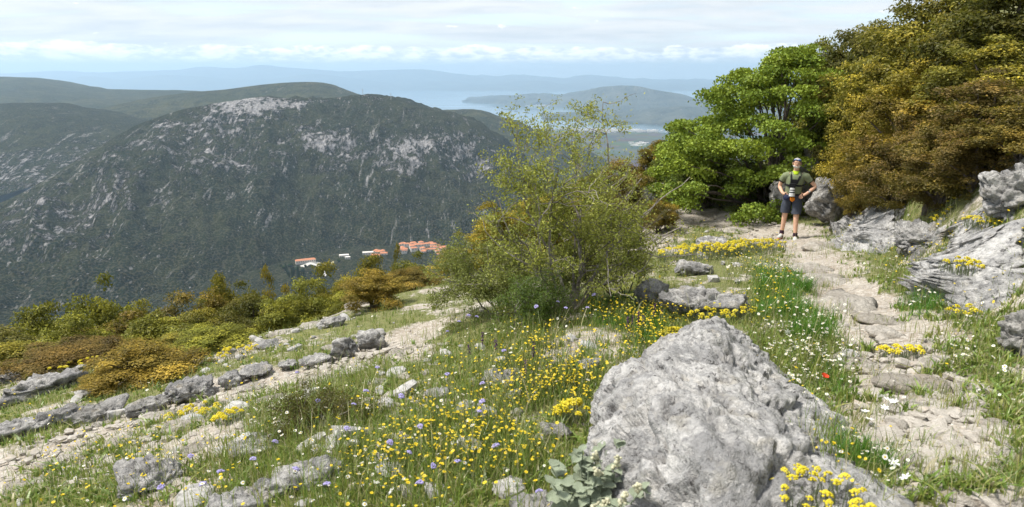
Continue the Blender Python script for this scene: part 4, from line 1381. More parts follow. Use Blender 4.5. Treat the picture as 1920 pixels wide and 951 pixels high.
# long grass in the flower meadow
T2 = tufted(px_points([(560, 690, 1130, 951, 9), (850, 560, 1250, 720, 5), (1400, 470, 1560, 660, 3), (1480, 640, 1640, 951, 2), (300, 830, 640, 951, 2), (1600, 430, 1900, 640, 3), (1540, 375, 1720, 470, 2), (1900, 500, 2200, 900, 1.5), (560, 700, 680, 860, 1)], 5200, -9, 0.15, True), 7, 0.05)
parts.append(blades(T2, 0.06 + 0.24 * rs.rand(len(T2)) ** 1.7, rs.uniform(0.0025, 0.006, len(T2)), grass_colors(len(T2), [3, 3, 2, 2, 1.1]), rs, 0.4))
# vivid green tussocks right of the boulder
T3 = tufted(px_points([(1420, 500, 1520, 600, 3), (1480, 540, 1600, 640, 3), (1560, 720, 1680, 900, 1.5), (1640, 560, 1760, 640, 1), (1100, 560, 1240, 680, 1)], 900), 14, 0.05)
parts.append(blades(T3, rs.uniform(0.08, 0.20, len(T3)), rs.uniform(0.003, 0.006, len(T3)), np.array([[0.09, 0.23, 0.02]]) * rs.uniform(0.7, 1.3, len(T3))[:, None], rs, 0.5))
# low broad herb leaves
T4 = tufted(px_points([(0, 640, 1700, 951, 8), (1400, 420, 1920, 951, 6), (1150, 350, 1500, 470, 2)], 5200, -9, 0.35), 6, 0.03)
parts.append(blades(T4, rs.uniform(0.02, 0.06, len(T4)), rs.uniform(0.012, 0.024, len(T4)), grass_colors(len(T4), [4, 3, 4, 1.5, 0.3]), rs, 1.3))
# sparse dry stalks, also on the bare ground
T5 = tufted(px_points([(0, 600, 1920, 951, 8), (1200, 380, 1600, 600, 2)], 5500, -9, 0.8), 4, 0.03)
parts.append(blades(T5, rs.uniform(0.03, 0.12, len(T5)), rs.uniform(0.002, 0.005, len(T5)), grass_colors(len(T5), [2, 2, 1, 2, 2]), rs, 0.6))
off, Vs, Fs, Cs = 0, [], [], []
for V_, F_, c_ in parts:
    Vs.append(V_); Fs.append(F_ + off); Cs.append(c_); off += len(V_)
obj("grass", mesh("grass", np.concatenate(Vs), np.concatenate(Fs), M_BLADE, False, col=np.concatenate(Cs)), kind="stuff",
    label="long and short green grass with dry stalks over the slope", cat="grass")


# flower heads
def disc_flower(n_pet, r_in, r_out, cup, wid, petal, centre, cr, rs, dome=0.5):
    V_, F_, c_ = [], [], []
    for i in range(n_pet):
        a = 2 * math.pi * i / n_pet + rs.uniform(-0.1, 0.1)
        u = np.array([math.cos(a), math.sin(a), 0]); v = np.array([-math.sin(a), math.cos(a), 0])
        k_ = len(V_)
        V_ += [u * r_in - v * wid * 0.3, u * r_in + v * wid * 0.3, u * r_out * 0.8 + v * wid * 0.5 + np.array([0, 0, cup * 0.7]), u * r_out + np.array([0, 0, cup]), u * r_out * 0.8 - v * wid * 0.5 + np.array([0, 0, cup * 0.7])]
        F_ += [[k_, k_ + 1, k_ + 2], [k_, k_ + 2, k_ + 4], [k_ + 4, k_ + 2, k_ + 3]]
        c_ += [np.array(petal) * rs.uniform(0.9, 1.1)] * 5
    k_ = len(V_)
    V_.append(np.array([0, 0, cr * dome]))
    c_.append(np.array(centre))
    for i in range(7):
        a = 2 * math.pi * i / 7
        V_.append(np.array([math.cos(a) * cr, math.sin(a) * cr, 0.001])); c_.append(np.array(centre) * 0.9)
    for i in range(7):
        F_.append([k_, k_ + 1 + i, k_ + 1 + (i + 1) % 7])
    return np.array(V_), np.array(F_), np.array(c_)


def umbel(n, R, hgt, s, color, rs):
    """dense domed head of little florets"""
    V0, F0 = ico(1)
    V_, F_, c_ = [], [], []
    for i in range(n):
        r = R * math.sqrt(rs.rand()); a = rs.uniform(0, 6.283)
        p = np.array([r * math.cos(a), r * math.sin(a), hgt * (1 - (r / R) ** 2) + rs.uniform(-0.1, 0.1) * hgt])
        F_.append(F0 + len(V_) * len(V0))
        V_.append(V0 * s * rs.uniform(0.8, 1.3) * np.array([1, 1, 0.8]) + p)
        c_.append(np.repeat((np.array(color) * rs.uniform(0.8, 1.15))[None], len(V0), axis=0))
    return np.concatenate(V_), np.concatenate(F_), np.concatenate(c_)


YEL = (0.76, 0.60, 0.03); YEL2 = (0.74, 0.63, 0.04); WHT = (0.78, 0.78, 0.74); LIL = (0.47, 0.42, 0.72); PUR = (0.10, 0.03, 0.13); RED = (0.62, 0.06, 0.015)
HEADS = {
    "yellow": disc_flower(6, 0.001, 0.0095, 0.002, 0.009, YEL, (0.60, 0.38, 0.01), 0.0045, rs),
    "cushion": umbel(18, 0.021, 0.016, 0.0062, YEL2, rs),
    "daisy": disc_flower(12, 0.004, 0.0135, 0.001, 0.0065, WHT, (0.70, 0.48, 0.03), 0.0052, rs),
    "scabious": umbel(22, 0.017, 0.009, 0.0052, LIL, rs),
    "poppy": disc_flower(4, 0.0, 0.024, 0.016, 0.034, RED, (0.02, 0.02, 0.02), 0.005, rs),
}
HMESH = {k_: mesh("flower_head", v_[0], v_[1], M_PETAL, False, col=v_[2]) for k_, v_ in HEADS.items()}
sv, sf = tube_mesh([(np.array([[0, 0, -0.08], [0.015, 0.01, 0.35], [0.03, 0.0, 0.7], [0.0, 0.0, 1.0]]), np.array([0.0016, 0.0014, 0.0012, 0.001]))], 3)
STEMCOL = np.repeat(np.array([[0.09, 0.14, 0.03]]), len(sv), axis=0)
STEM = mesh("stem", sv, sf, M_BLADE, False, col=STEMCOL)
FLOWERS = {
    "yellow": ("yellow_flower", "flower", (0.08, 0.24), 0.9,
               [(760, 780, 1060, 930, 5), (900, 640, 1060, 760, 4), (640, 760, 860, 951, 3), (1000, 700, 1110, 820, 5), (1130, 600, 1250, 700, 2.5), (250, 800, 450, 951, 1.5), (1240, 440, 1480, 500, 5), (1390, 480, 1500, 600, 2.5), (1180, 570, 1280, 680, 2), (1660, 430, 1900, 560, 4), (1580, 400, 1720, 480, 1), (1480, 600, 1700, 951, 1.2), (60, 600, 240, 720, 1), (1100, 560, 1260, 640, 3), (300, 640, 560, 760, 1.2), (0, 780, 300, 951, 1.5)], 4200),
    "daisy": ("white_daisy", "flower", (0.05, 0.18), 0.85,
              [(1440, 560, 1580, 720, 6), (1480, 640, 1680, 800, 3), (1560, 700, 1700, 951, 2), (1600, 480, 1800, 620, 3), (1700, 600, 1920, 760, 2), (300, 760, 900, 951, 4), (700, 640, 1100, 800, 1), (860, 580, 1100, 660, 1), (60, 780, 300, 951, 1), (1350, 470, 1500, 560, 2)], 1500),
}
GROUPED = {"yellow": "yellow wildflowers in the meadow", "daisy": "white daisies in the meadow"}


def zone(p):
    px = CX + FPX * p[0] / (p[1] * CP - p[2] * SP)
    if px < 560:
        return "in the stony ground at lower left"
    if px < 1180:
        return "in the long grass left of the big boulder"
    return "along the path right of the big boulder"


for kind, (nm, cat, (h0, h1), hs, boxes, count) in FLOWERS.items():
    P_ = px_points(boxes, int(count * 1.6), -9, 0.3, True)
    n = len(P_)
    hg = rs.uniform(h0, h1, n)
    sc = hs * (0.5 + 0.85 * rs.rand(n) ** 1.3)
    tilt = rs.normal(scale=0.35, size=(n, 2))
    rz_ = rs.uniform(0, 6.283, n)
    order = np.argsort(np.linalg.norm(P_, axis=1) / sc)
    word = "small yellow wildflower" if kind == "yellow" else "white daisy with yellow centre"
    for i in order[:260]:
        e = empty(nm, tuple(P_[i]), (0, 0, rz_[i]), label=word + " " + zone(P_[i]), cat=cat, group=GROUPED[kind] + " " + zone(P_[i]))
        obj("stem", STEM, e, scale=(hg[i], hg[i], hg[i]) if False else (1, 1, hg[i]))
        obj("flower_head", HMESH[kind], e, (0, 0, hg[i]), (tilt[i, 0], tilt[i, 1], 0), (sc[i],) * 3)
    rest = order[260:]
    n2 = len(rest)
    hv, hf, hc = HEADS[kind]
    ca, sa = np.cos(rz_[rest]), np.sin(rz_[rest])
    tx, ty = tilt[rest, 0], tilt[rest, 1]
    Q = hv[None] * sc[rest][:, None, None]
    Q = np.stack([Q[..., 0] * ca[:, None] - Q[..., 1] * sa[:, None], Q[..., 0] * sa[:, None] + Q[..., 1] * ca[:, None], Q[..., 2]], axis=-1)
    Q[..., 2] += Q[..., 0] * tx[:, None] + Q[..., 1] * ty[:, None]
    Q += P_[rest][:, None] + np.stack([np.zeros(n2), np.zeros(n2), hg[rest]], axis=1)[:, None]
    S_ = np.repeat(sv[None], n2, axis=0)
    S_[..., 2] *= hg[rest][:, None]
    S_ += P_[rest][:, None]
    Fh = (hf[None] + (np.arange(n2) * len(hv))[:, None, None]).reshape(-1, 3)
    st = np.concatenate([sf[:, [0, 1, 2]], sf[:, [0, 2, 3]]])
    Fst = (st[None] + (np.arange(n2) * len(sv))[:, None, None]).reshape(-1, 3) + n2 * len(hv)
    obj(nm + "_carpet", mesh(nm + "_carpet", np.concatenate([Q.reshape(-1, 3), S_.reshape(-1, 3)]), np.concatenate([Fh, Fst]), M_PETAL, False,
        col=np.concatenate([np.tile(hc, (n2, 1)), np.tile(STEMCOL, (n2, 1))])), kind="stuff", label="carpet of more distant " + ("yellow wildflowers" if kind == "yellow" else "white daisies"), cat="flowers")

# lilac scabious, placed one by one where the photograph shows them
SCAB = [(1190, 808, 0.30), (618, 900, .22), (560, 880, .2), (420, 885, .2), (365, 865, .18), (310, 912, .2), (655, 805, .25), (735, 835, .25), (770, 855, .22), (815, 880, .25), (860, 878, .25),
        (905, 760, .28), (900, 778, .25), (690, 742, .25), (755, 745, .25), (790, 800, .2), (840, 705, .25), (1005, 588, .3), (1060, 592, .3), (1112, 560, .3), (1100, 592, .25), (895, 600, .3), (862, 605, .3), (905, 720, .25), (668, 770, .25), (710, 690, .2),
        (1010, 925, .2), (945, 660, .3), (880, 595, .3), (560, 700, .15), (1045, 575, .3), (840, 620, .25), (600, 760, .2), (480, 860, .2), (520, 830, .15), (930, 840, .2), (790, 905, .2), (385, 905, .15)]
pp = np.array([(a, b) for a, b, c in SCAB])
for (a, b, c) in SCAB:
    q = G(a, b)[0]
    d = 0.0
    zc = q[1] * CP - q[2] * SP
    q2 = G(a, b + c * FPX / zc * 0.9)[0]
    e = empty("scabious", tuple(q2), (0, 0, rs.uniform(0, 6.28)), label="lilac pincushion flower on thin stem " + zone(q2), cat="flower", group="lilac pincushion flowers " + zone(q2))
    obj("stem", STEM, e, scale=(1, 1, c))
    s_ = rs.uniform(0.85, 1.2)
    obj("flower_head", HMESH["scabious"], e, (0, 0, c), (rs.normal() * 0.25, rs.normal() * 0.25, 0), (s_, s_, s_))
for i, (a, b, lab) in enumerate([(1543, 710, "red poppy in the daisies right of the big boulder"), (1477, 500, "small red poppy beside the path's left edge")]):
    q = G(a, b + 20)[0]
    e = empty("red_poppy", tuple(q), label=lab, cat="flower")
    obj("stem", STEM, e, scale=(1, 1, 0.10))
    obj("flower_head", HMESH["poppy"], e, (0, 0, 0.10), (0.3, 0.2, 0))


# yellow cushions: each a plant with its own flower heads
def cushion(label, px, py, width, n, hgt, name="yellow_cushion_plant", on=None, headscale=1.0, tall=0.1):
    q = G(px, py)[0] if on is None else np.array(on)
    zc = q[1] * CP - q[2] * SP
    R = width * zc / FPX / 2
    e = empty(name, tuple(q), label=label, cat="flowering plant")
    Vs, Fs, Cs = [], [], []
    # grey-green leafy stems
    m_ = n * 8
    r = R * np.sqrt(rs.rand(m_)); a = rs.uniform(0, 6.283, m_)
    B_ = np.stack([r * np.cos(a), r * np.sin(a), np.zeros(m_)], axis=1)
    gl = h(B_[:, 0] + q[0], B_[:, 1] + q[1]) - q[2] if on is None else np.zeros(m_)
    B_[:, 2] = gl
    V_, F_, c_ = blades(B_, rs.uniform(0.5, 1.0, m_) * hgt, rs.uniform(0.004, 0.007, m_), np.array([[0.15, 0.18, 0.09]]) * rs.uniform(0.7, 1.2, m_)[:, None], rs, 0.4)
    obj("leaves", mesh("leaves", V_, F_, M_BLADE, False, col=c_), e)
    for i in range(n):
        r = R * math.sqrt(rs.rand()); a = rs.uniform(0, 6.283)
        x_, y_ = r * math.cos(a), r * math.sin(a)
        z_ = (float(h_base(q[0] + x_, q[1] + y_)) - float(h_base(q[0], q[1]))) if on is None else 0
        s_ = headscale * rs.uniform(0.8, 1.3)
        obj("flower_head", HMESH["cushion"], e, (x_, y_, z_ + hgt * (1 - 0.4 * (r / R) ** 2) * rs.uniform(0.85, 1.15)), (rs.normal() * 0.3, rs.normal() * 0.3, 0), (s_,) * 3)
    return e


cushion("dense bright yellow cushion of flowers on the boulder's far end", 1352, 594, 120, 90, 0.16)
cushion("yellow flowers in the cleft left of the boulder's far end", 1262, 645, 60, 26, 0.1)
hp = surface(BOULDER, 1535, 950)
cushion("bright yellow flower heads rising before the boulder at bottom edge", 1535, 950, 170, 34, 0.10, on=hp if hp is not None else (1.0, 1.9, -1.7), headscale=0.72)
for (a, b, w_, n_, lab) in [(1755, 436, 60, 20, "yellow clump rooted in the limestone wall's left part"), (1845, 425, 70, 22, "yellow clump in the middle of the limestone wall"),
                            (1870, 318, 50, 16, "yellow clump near the limestone wall's top"), (1800, 505, 70, 22, "yellow clump at the limestone wall's foot")]:
    hp = surface(OUTCROP, a, b)
    if hp is not None:
        cushion(lab, a, b, w_, n_, 0.10, on=hp)
cushion("yellow clump at the bottom edge left of the boulder's foot", 1070, 790, 60, 22, 0.14)
cushion("wide yellow flower patch below the round grey rock", 1310, 482, 150, 120, 0.2, headscale=1.15)
cushion("yellow flower patch right of the round grey rock", 1405, 474, 130, 100, 0.2, headscale=1.15)
cushion("yellow clump on the sloping outcrop left end", 1735, 440, 80, 24, 0.12)
cushion("yellow clump under the undercut rock", 1830, 490, 80, 26, 0.12)
cushion("small yellow clump low on the path beside the worn slabs", 1690, 665, 80, 22, 0.05)
cushion("yellow clump above the path stones near right edge", 1800, 600, 60, 14, 0.10)
cushion("yellow clump at foot of the bank beside the hiker", 1630, 400, 60, 16, 0.15)
cushion("yellow clump growing on the crag at right edge", 1860, 330, 50, 16, 0.12)
cushion("yellow flowers beside the pair of rocks at the bend", 1395, 385, 110, 30, 0.12)
cushion("low yellow clump left of the orange shrub", 120, 700, 120, 30, 0.12)
cushion("yellow strip beneath the yellow-green shrub", 440, 665, 90, 26, 0.1)
cushion("low yellow-green cushion under the large rounded rock", 370, 770, 110, 26, 0.05)
cushion("yellow clump in stony ground at left centre", 430, 800, 60, 18, 0.08)

# purple sage spikes
for i, (a, b) in enumerate([(1185, 628), (1195, 640), (1205, 632), (1225, 615), (1175, 640), (905, 660), (930, 668), (880, 672), (1240, 610), (1000, 690), (985, 715)]):
    q = G(a, b)[0]
    hh = rs.uniform(0.16, 0.26)
    e = empty("purple_spike_flower", tuple(q), label="dark purple flower spike in the grass between thorn bush and boulder", cat="flower", group="purple spikes below the thorn bush")
    obj("stem", STEM, e, scale=(1, 1, hh))
    V_, F_, c_ = umbel(26, 0.012, 0.0, 0.006, PUR, rs)
    V_[:, 2] += np.repeat(np.linspace(hh * 0.45, hh, 26), len(ico(1)[0]))
    obj("flower_spike", mesh("flower_spike", V_, F_, M_PETAL, False, col=c_), e)

# white star flowers beside the boulder
V_s, F_s, c_s = disc_flower(6, 0.0, 0.026, 0.004, 0.012, (0.8, 0.8, 0.77), (0.55, 0.6, 0.3), 0.005, rs)
STAR = mesh("flower_head", V_s, F_s, M_PETAL, False, col=c_s)
for (a, b) in [(1650, 765), (1660, 775), (1640, 760), (1672, 780), (1625, 815), (1618, 800), (1465, 625), (1475, 640), (1700, 880), (1690, 940), (1670, 905), (1605, 780), (1655, 790), (720, 930), (735, 938), (705, 925)]:
    q = G(a, b)[0]
    e = empty("white_star_flower", tuple(q), label="white six-petalled star flower " + zone(q), cat="flower", group="white star flowers " + zone(q))
    obj("stem", STEM, e, scale=(1, 1, 0.09))
    obj("flower_head", STAR, e, (0, 0, 0.09), (rs.normal() * 0.4 + 0.2, rs.normal() * 0.4, rs.uniform(0, 6)))

# woolly grey-green plant in front of the boulder
m, g = material("woolly_leaf")
t = g('ShaderNodeTexCoord').outputs['Object']
nn = g.noise(t, 30.0, 4.0, 0.7)
c = g.mix(g.ramp(nn, 0.35, 0.65), (0.25, 0.30, 0.20), (0.42, 0.46, 0.35))
d = g('ShaderNodeBsdfDiffuse', {'Color': c, 'Roughness': 0.8, 'Normal': bump(g, nn, 0.6, 0.01)}).outputs[0]
tl_ = g('ShaderNodeBsdfTranslucent', {'Color': c}).outputs[0]
finish(g, g('ShaderNodeMixShader', {0: 0.2, 1: d, 2: tl_}).outputs[0])
M_WOOL = m
# a crinkled round leaf
lu, lw = np.meshgrid(np.linspace(0, 1, 6), np.linspace(-1, 1, 5), indexing='ij')
LEAFM = []
for i in range(5):
    prof = np.sin(np.clip(lu, 0.04, 1) ** 0.8 * math.pi * 0.96) * 0.46 + 0.03
    x_ = lw * prof
    z_ = 0.12 * np.abs(lw) ** 1.5 - 0.25 * lu ** 2 + 0.05 * np.sin(lu * 11 + i) * lw + 0.03 * rs.normal(size=lu.shape)
    LEAFM.append(mesh("leaf", np.stack([x_.ravel(), lu.ravel(), z_.ravel()], axis=1), grid_faces(6, 5), M_WOOL, True))
wp = G(1120, 985)[0]
e = empty("woolly_plant", tuple(wp), label="woolly pale grey-green leafy plant against the boulder's left foot", cat="plant")
stems = []
for s_ in range(26):
    a = rs.uniform(0, 6.283); lean = rs.uniform(0.04, 0.26); L = rs.uniform(0.14, 0.34)
    topv = np.array([math.cos(a) * lean, math.sin(a) * lean, L])
    b0 = np.array([math.cos(a) * 0.05, math.sin(a) * 0.05, -0.03])
    tt_ = np.linspace(0, 1, 5)[:, None]
    pth = b0 + (topv - b0) * tt_
    stems.append((pth, np.linspace(0.005, 0.003, 5)))
    for w_ in range(6):
        f = 0.25 + 0.75 * w_ / 5
        pos = b0 + (topv - b0) * f
        for k_ in range(2):
            yaw = rs.uniform(0, 6.283)
            sz = (0.105 - 0.055 * f) * rs.uniform(0.8, 1.3)
            obj("leaf", LEAFM[rs.randint(5)], e, tuple(pos), (rs.uniform(-0.1, 0.7), rs.uniform(-0.3, 0.3), yaw), (sz, sz, sz))
tv, tf = tube_mesh(stems, 5)
obj("stems", mesh("stems", tv, tf, M_WOOL, True), e)
for i in range(9):
    pth = stems[i][0][-1]
    V_, F_, c_ = umbel(20, 0.014, 0.0, 0.008, (0.62, 0.60, 0.42), rs)
    V_[:, 2] += np.repeat(np.linspace(0, 0.06, 20), len(ico(1)[0]))
    obj("flower_spike", mesh("flower_spike", V_, F_, M_PETAL, True, col=c_), e, tuple(pth), (rs.normal() * 0.4, rs.normal() * 0.4, 0))

# ------------------------------------------------------------------ village in the valley
def village_z(x, y):
    return float(h(x, y)[0])


M_WALL = plain("village_plaster", (0.62, 0.58, 0.52), 0.9, 0.1, 0.06, 0.3)
M_TILE = plain("roof_tile", (0.46, 0.20, 0.11), 0.9, 0.1, 0.2, 0.5)
M_DARKWIN = plain("dark_window", (0.05, 0.05, 0.055), 0.3, 0.5, 0.1, 1.0)
M_ROAD = plain("pale_road", (0.48, 0.46, 0.42), 0.95, 0.1, 0.1, 0.05)
M_FIELD = plain("dry_field", (0.30, 0.27, 0.15), 1.0, 0.0, 0.25, 0.05)
M_CYPRESS = plain("cypress_leaf", (0.020, 0.034, 0.014), 1.0, 0.0, 0.5, 0.6)


def box_vf(x0, x1, y0, y1, z0, z1):
    V_ = np.array([[x, y, z] for z in (z0, z1) for y in (y0, y1) for x in (x0, x1)], dtype=float)
    return V_, np.array([[0, 2, 3, 1], [4, 5, 7, 6], [0, 1, 5, 4], [2, 6, 7, 3], [0, 4, 6, 2], [1, 3, 7, 5]])


def house(label, px, py, L, W, Hh, yaw, group=None, windows=0, flat=False):
    q = at_z(px, py, FLOOR + 2)
    z = village_z(q[0], q[1])
    e = empty("village_house", (q[0], q[1], z), (0, 0, yaw), label=label, cat="house", group=group)
    V_, F_ = box_vf(-L / 2, L / 2, -W / 2, W / 2, -8, Hh)
    obj("wall", mesh("wall", V_, F_, M_WALL), e)
    o_ = 0.7
    if flat:
        V_, F_ = box_vf(-L / 2 - 0.3, L / 2 + 0.3, -W / 2 - 0.3, W / 2 + 0.3, Hh, Hh + 0.7)
        obj("roof", mesh("roof", V_, F_, M_WALL), e)
    else:
        rh = W * 0.24
        V_ = np.array([[-L / 2 - o_, -W / 2 - o_, Hh], [L / 2 + o_, -W / 2 - o_, Hh], [L / 2 + o_, W / 2 + o_, Hh], [-L / 2 - o_, W / 2 + o_, Hh], [-L / 2 + W * 0.3, 0, Hh + rh], [L / 2 - W * 0.3, 0, Hh + rh]])
        me = bpy.data.meshes.new("roof")
        me.from_pydata([tuple(v) for v in V_], [], [(0, 1, 5, 4), (2, 3, 4, 5), (1, 2, 5), (3, 0, 4), (3, 2, 1, 0)])
        me.materials.append(M_TILE)
        obj("roof", me, e)
    for i in range(windows):
        x_ = -L / 2 + L * (i + 0.5) / windows
        V_, F_ = box_vf(x_ - 0.9, x_ + 0.9, -W / 2 - 0.15, -W / 2 + 0.1, Hh * 0.35, Hh * 0.75)
        obj("window", mesh("window", V_, F_, M_DARKWIN), e)


house("long low building with orange tiled roof at the village's left end", 573, 491, 52, 15, 7, 0.42, windows=9)
house("flat-roofed white house between long building and village", 645, 481, 26, 13, 8, 0.3, flat=True, windows=4)
house("white flat-roofed house below its flat-roofed neighbour", 652, 486, 14, 10, 6, 0.3, flat=True, windows=2)
house("wide white flat-roofed house before the first orange roofs", 690, 476, 30, 14, 8, 0.25, flat=True, windows=4)
rv = random.Random(4)
for i in range(46):
    px_ = rv.uniform(748, 832) if i > 7 else rv.uniform(700, 722)
    py_ = (460 + rv.uniform(0, 15)) if i > 7 else rv.uniform(470, 482)
    house("small house with orange tiled roof packed into the valley village", px_, py_, rv.uniform(12, 20), rv.uniform(9, 13), rv.uniform(6, 10), rv.choice([0.3, 0.4, 1.9, 0.2]), group="orange-roofed houses of the valley village", windows=2)

V0, F0 = ico(2)
for i in range(20):
    px_ = rv.uniform(536, 574); py_ = rv.uniform(510, 530)
    q = at_z(px_, py_, FLOOR + 1)
    e = empty("cypress_tree", (q[0], q[1], village_z(q[0], q[1])), label="dark slim cypress in the grove below the long building", cat="tree", group="cypresses below the long building")
    hh = rv.uniform(15, 27); w_ = rv.uniform(1.6, 2.6)
    V_ = V0.copy()
    V_ *= (1 + 0.25 * fbm(V0 * 2.5 + i, 3, i))[:, None]
    V_[:, :2] *= (1 - 0.45 * np.clip(V_[:, 2:3], -0.3, 1))
    obj("crown", mesh("crown", V_ * np.array([w_, w_, hh / 2]) + np.array([0, 0, hh / 2 + 1]), F0, M_CYPRESS), e)
    tv, tf = tube_mesh([(np.array([[0, 0, -2], [0, 0, hh * 0.5]]), np.array([0.35, 0.2]))], 5)
    obj("trunk", mesh("trunk", tv, tf, M_BARK), e)
for i in range(26):
    a_, b_ = rv.choice([(555, 505), (600, 500), (620, 490), (640, 497), (575, 512), (610, 508), (540, 502)])
    q = at_z(a_ + rv.uniform(-20, 20), b_ + rv.uniform(-6, 6), FLOOR + 1)
    e = empty("round_tree", (q[0], q[1], village_z(q[0], q[1])), label="dark round tree in the village gardens by the pale road", cat="tree", group="garden trees of the valley village")
    w_ = rv.uniform(3.0, 6.0)
    V_ = V0 * (1 + 0.4 * fbm(V0 * 2.0 + i, 3, i))[:, None] * np.array([w_, w_, w_ * 0.9]) + np.array([0, 0, w_ * 1.1])
    obj("crown", mesh("crown", V_, F0, M_CYPRESS), e)
    tv, tf = tube_mesh([(np.array([[0, 0, -2], [0, 0, w_]]), np.array([0.4, 0.25]))], 5)
    obj("trunk", mesh("trunk", tv, tf, M_BARK), e)


def ribbon(name, pxs, width, mat, lift=0.6):
    P_ = spline(np.array([at_z(a, b, FLOOR) for a, b in pxs]), 60)
    t_ = np.gradient(P_, axis=0); t_[:, 2] = 0
    t_ /= np.linalg.norm(t_, axis=1)[:, None]
    s_ = np.stack([-t_[:, 1], t_[:, 0], np.zeros(60)], axis=1)
    L_, R_ = P_ - s_ * width / 2, P_ + s_ * width / 2
    V_ = np.stack([L_, P_, R_], axis=1).reshape(-1, 3)
    V_[:, 2] = h(V_[:, 0], V_[:, 1]) + lift
    return obj(name, mesh(name, V_, grid_faces(60, 3), mat), kind="structure")


ribbon("road", [(556, 500), (575, 497), (590, 498), (604, 504), (612, 511), (608, 517)], 8.0, M_ROAD, 1.0)
ribbon("village_yard", [(566, 499), (580, 496), (600, 491)], 22.0, M_ROAD, 0.7)
ribbon("garden_field", [(598, 497), (615, 494), (632, 490)], 24.0, M_FIELD, 0.5)

# seaside town on the bay: far-off mass of pale houses
Vs, Fs, k_ = [], [], 0
for i in range(420):
    px_ = rv.gauss(1150, 45); py_ = 243.5 + abs(rv.gauss(0, 2.2)) + (px_ - 1150) * 0.018
    if rv.random() < 0.12:
        px_, py_ = rv.uniform(1180, 1215), rv.uniform(268, 276)
    q = at_z(px_, py_, SEA + 4)
    s_ = rv.uniform(8, 20)
    V_, F_ = box_vf(q[0] - s_, q[0] + s_, q[1] - s_ * 0.6, q[1] + s_ * 0.6, SEA, SEA + rv.uniform(10, 22))
    Vs.append(V_); Fs.append(F_ + k_); k_ += 8
for i in range(60):
    q = at_z(rv.uniform(985, 1030), 199 + rv.uniform(-1, 1.2), SEA + 4)
    V_, F_ = box_vf(q[0] - 15, q[0] + 15, q[1] - 10, q[1] + 10, SEA, SEA + 25)
    Vs.append(V_); Fs.append(F_ + k_); k_ += 8
obj("seaside_town", mesh("seaside_town", np.concatenate(Vs), np.concatenate(Fs), M_WALL), kind="stuff", label="pale houses of a far seaside town on the bay shore", cat="town")

# pylons on the mountain's crest
M_STEEL = plain("galvanised_steel", (0.35, 0.35, 0.36), 0.5, 0.5, 0.1, 1.0)
for (a, b, d_, lab) in [(680, 178, 2800, "thin steel pylon on the mountain's crest, left of the pair"), (733, 186, 2800, "thin steel pylon on the mountain's crest, right of the pair")]:
    q = at(a, b, d_)
    e = empty("power_pylon", tuple(q), label=lab, cat="pylon")
    for sx in (-1, 1):
        for sy in (-1, 1):
            tv, tf = tube_mesh([(np.array([[sx * 3, sy * 3, -15], [sx * 0.5, sy * 0.5, 24]]), np.array([0.25, 0.2]))], 4)
            obj("leg", mesh("leg", tv, tf, M_STEEL), e)
    for z_ in (16, 21):
        tv, tf = tube_mesh([(np.array([[-5, 0, z_], [5, 0, z_]]), np.array([0.25, 0.25]))], 4)
        obj("cross_arm", mesh("cross_arm", tv, tf, M_STEEL), e)

# ------------------------------------------------------------------ the hiker
M_SKIN = plain("skin", (0.62, 0.37, 0.25), 0.55, 0.3, 0.06, 12.0)
M_SHIRT = plain("olive_shirt", (0.18, 0.205, 0.12), 0.9, 0.1, 0.10, 25.0)
M_NEON = plain("neon_collar", (0.45, 0.62, 0.03), 0.8, 0.1)
M_SHORTS = plain("dark_shorts", (0.055, 0.062, 0.08), 0.9, 0.1, 0.12, 20.0)
M_BLACK = plain("black_webbing", (0.012, 0.012, 0.014), 0.7, 0.2)
M_HAIR = plain("grey_hair", (0.36, 0.345, 0.33), 0.9, 0.1, 0.2, 60.0)
M_BEARD = plain("white_beard", (0.66, 0.64, 0.61), 0.9, 0.1, 0.15, 60.0)
M_LENS = plain("light_grey_barrel", (0.55, 0.55, 0.53), 0.5, 0.3)
M_ORANGE = plain("orange_cloth", (0.70, 0.22, 0.02), 0.8, 0.1)
M_BLUE = plain("mirrored_blue", (0.06, 0.13, 0.32), 0.3, 0.5)
M_SHOE = plain("shoe_mesh", (0.50, 0.50, 0.47), 0.8, 0.2)
M_CORAL = plain("coral_trim", (0.65, 0.20, 0.15), 0.8, 0.2)
M_SOCK = plain("dark_sock", (0.045, 0.025, 0.04), 0.9, 0.1)
M_DENIM = plain("navy_cloth", (0.03, 0.035, 0.07), 0.9, 0.1)
M_EYE = plain("dark_eye", (0.03, 0.02, 0.015), 0.3, 0.5)
M_TEETH = plain("teeth", (0.75, 0.72, 0.66), 0.4, 0.4)

pos = G(1478, 444)[0]
man_zc = pos[1] * CP - pos[2] * SP
top_z = at(1479, 296, pos[1])[2]
S = float((top_z - pos[2]) / 1.78)
print("hiker", pos, "height", 1.78 * S)
HK = empty("person", tuple(pos), (0, 0, -math.atan2(pos[0], pos[1])), label="hiker in olive shirt and dark shorts with chest camera harness, hands on hips", cat="person")
HK.scale = (S, S, S)


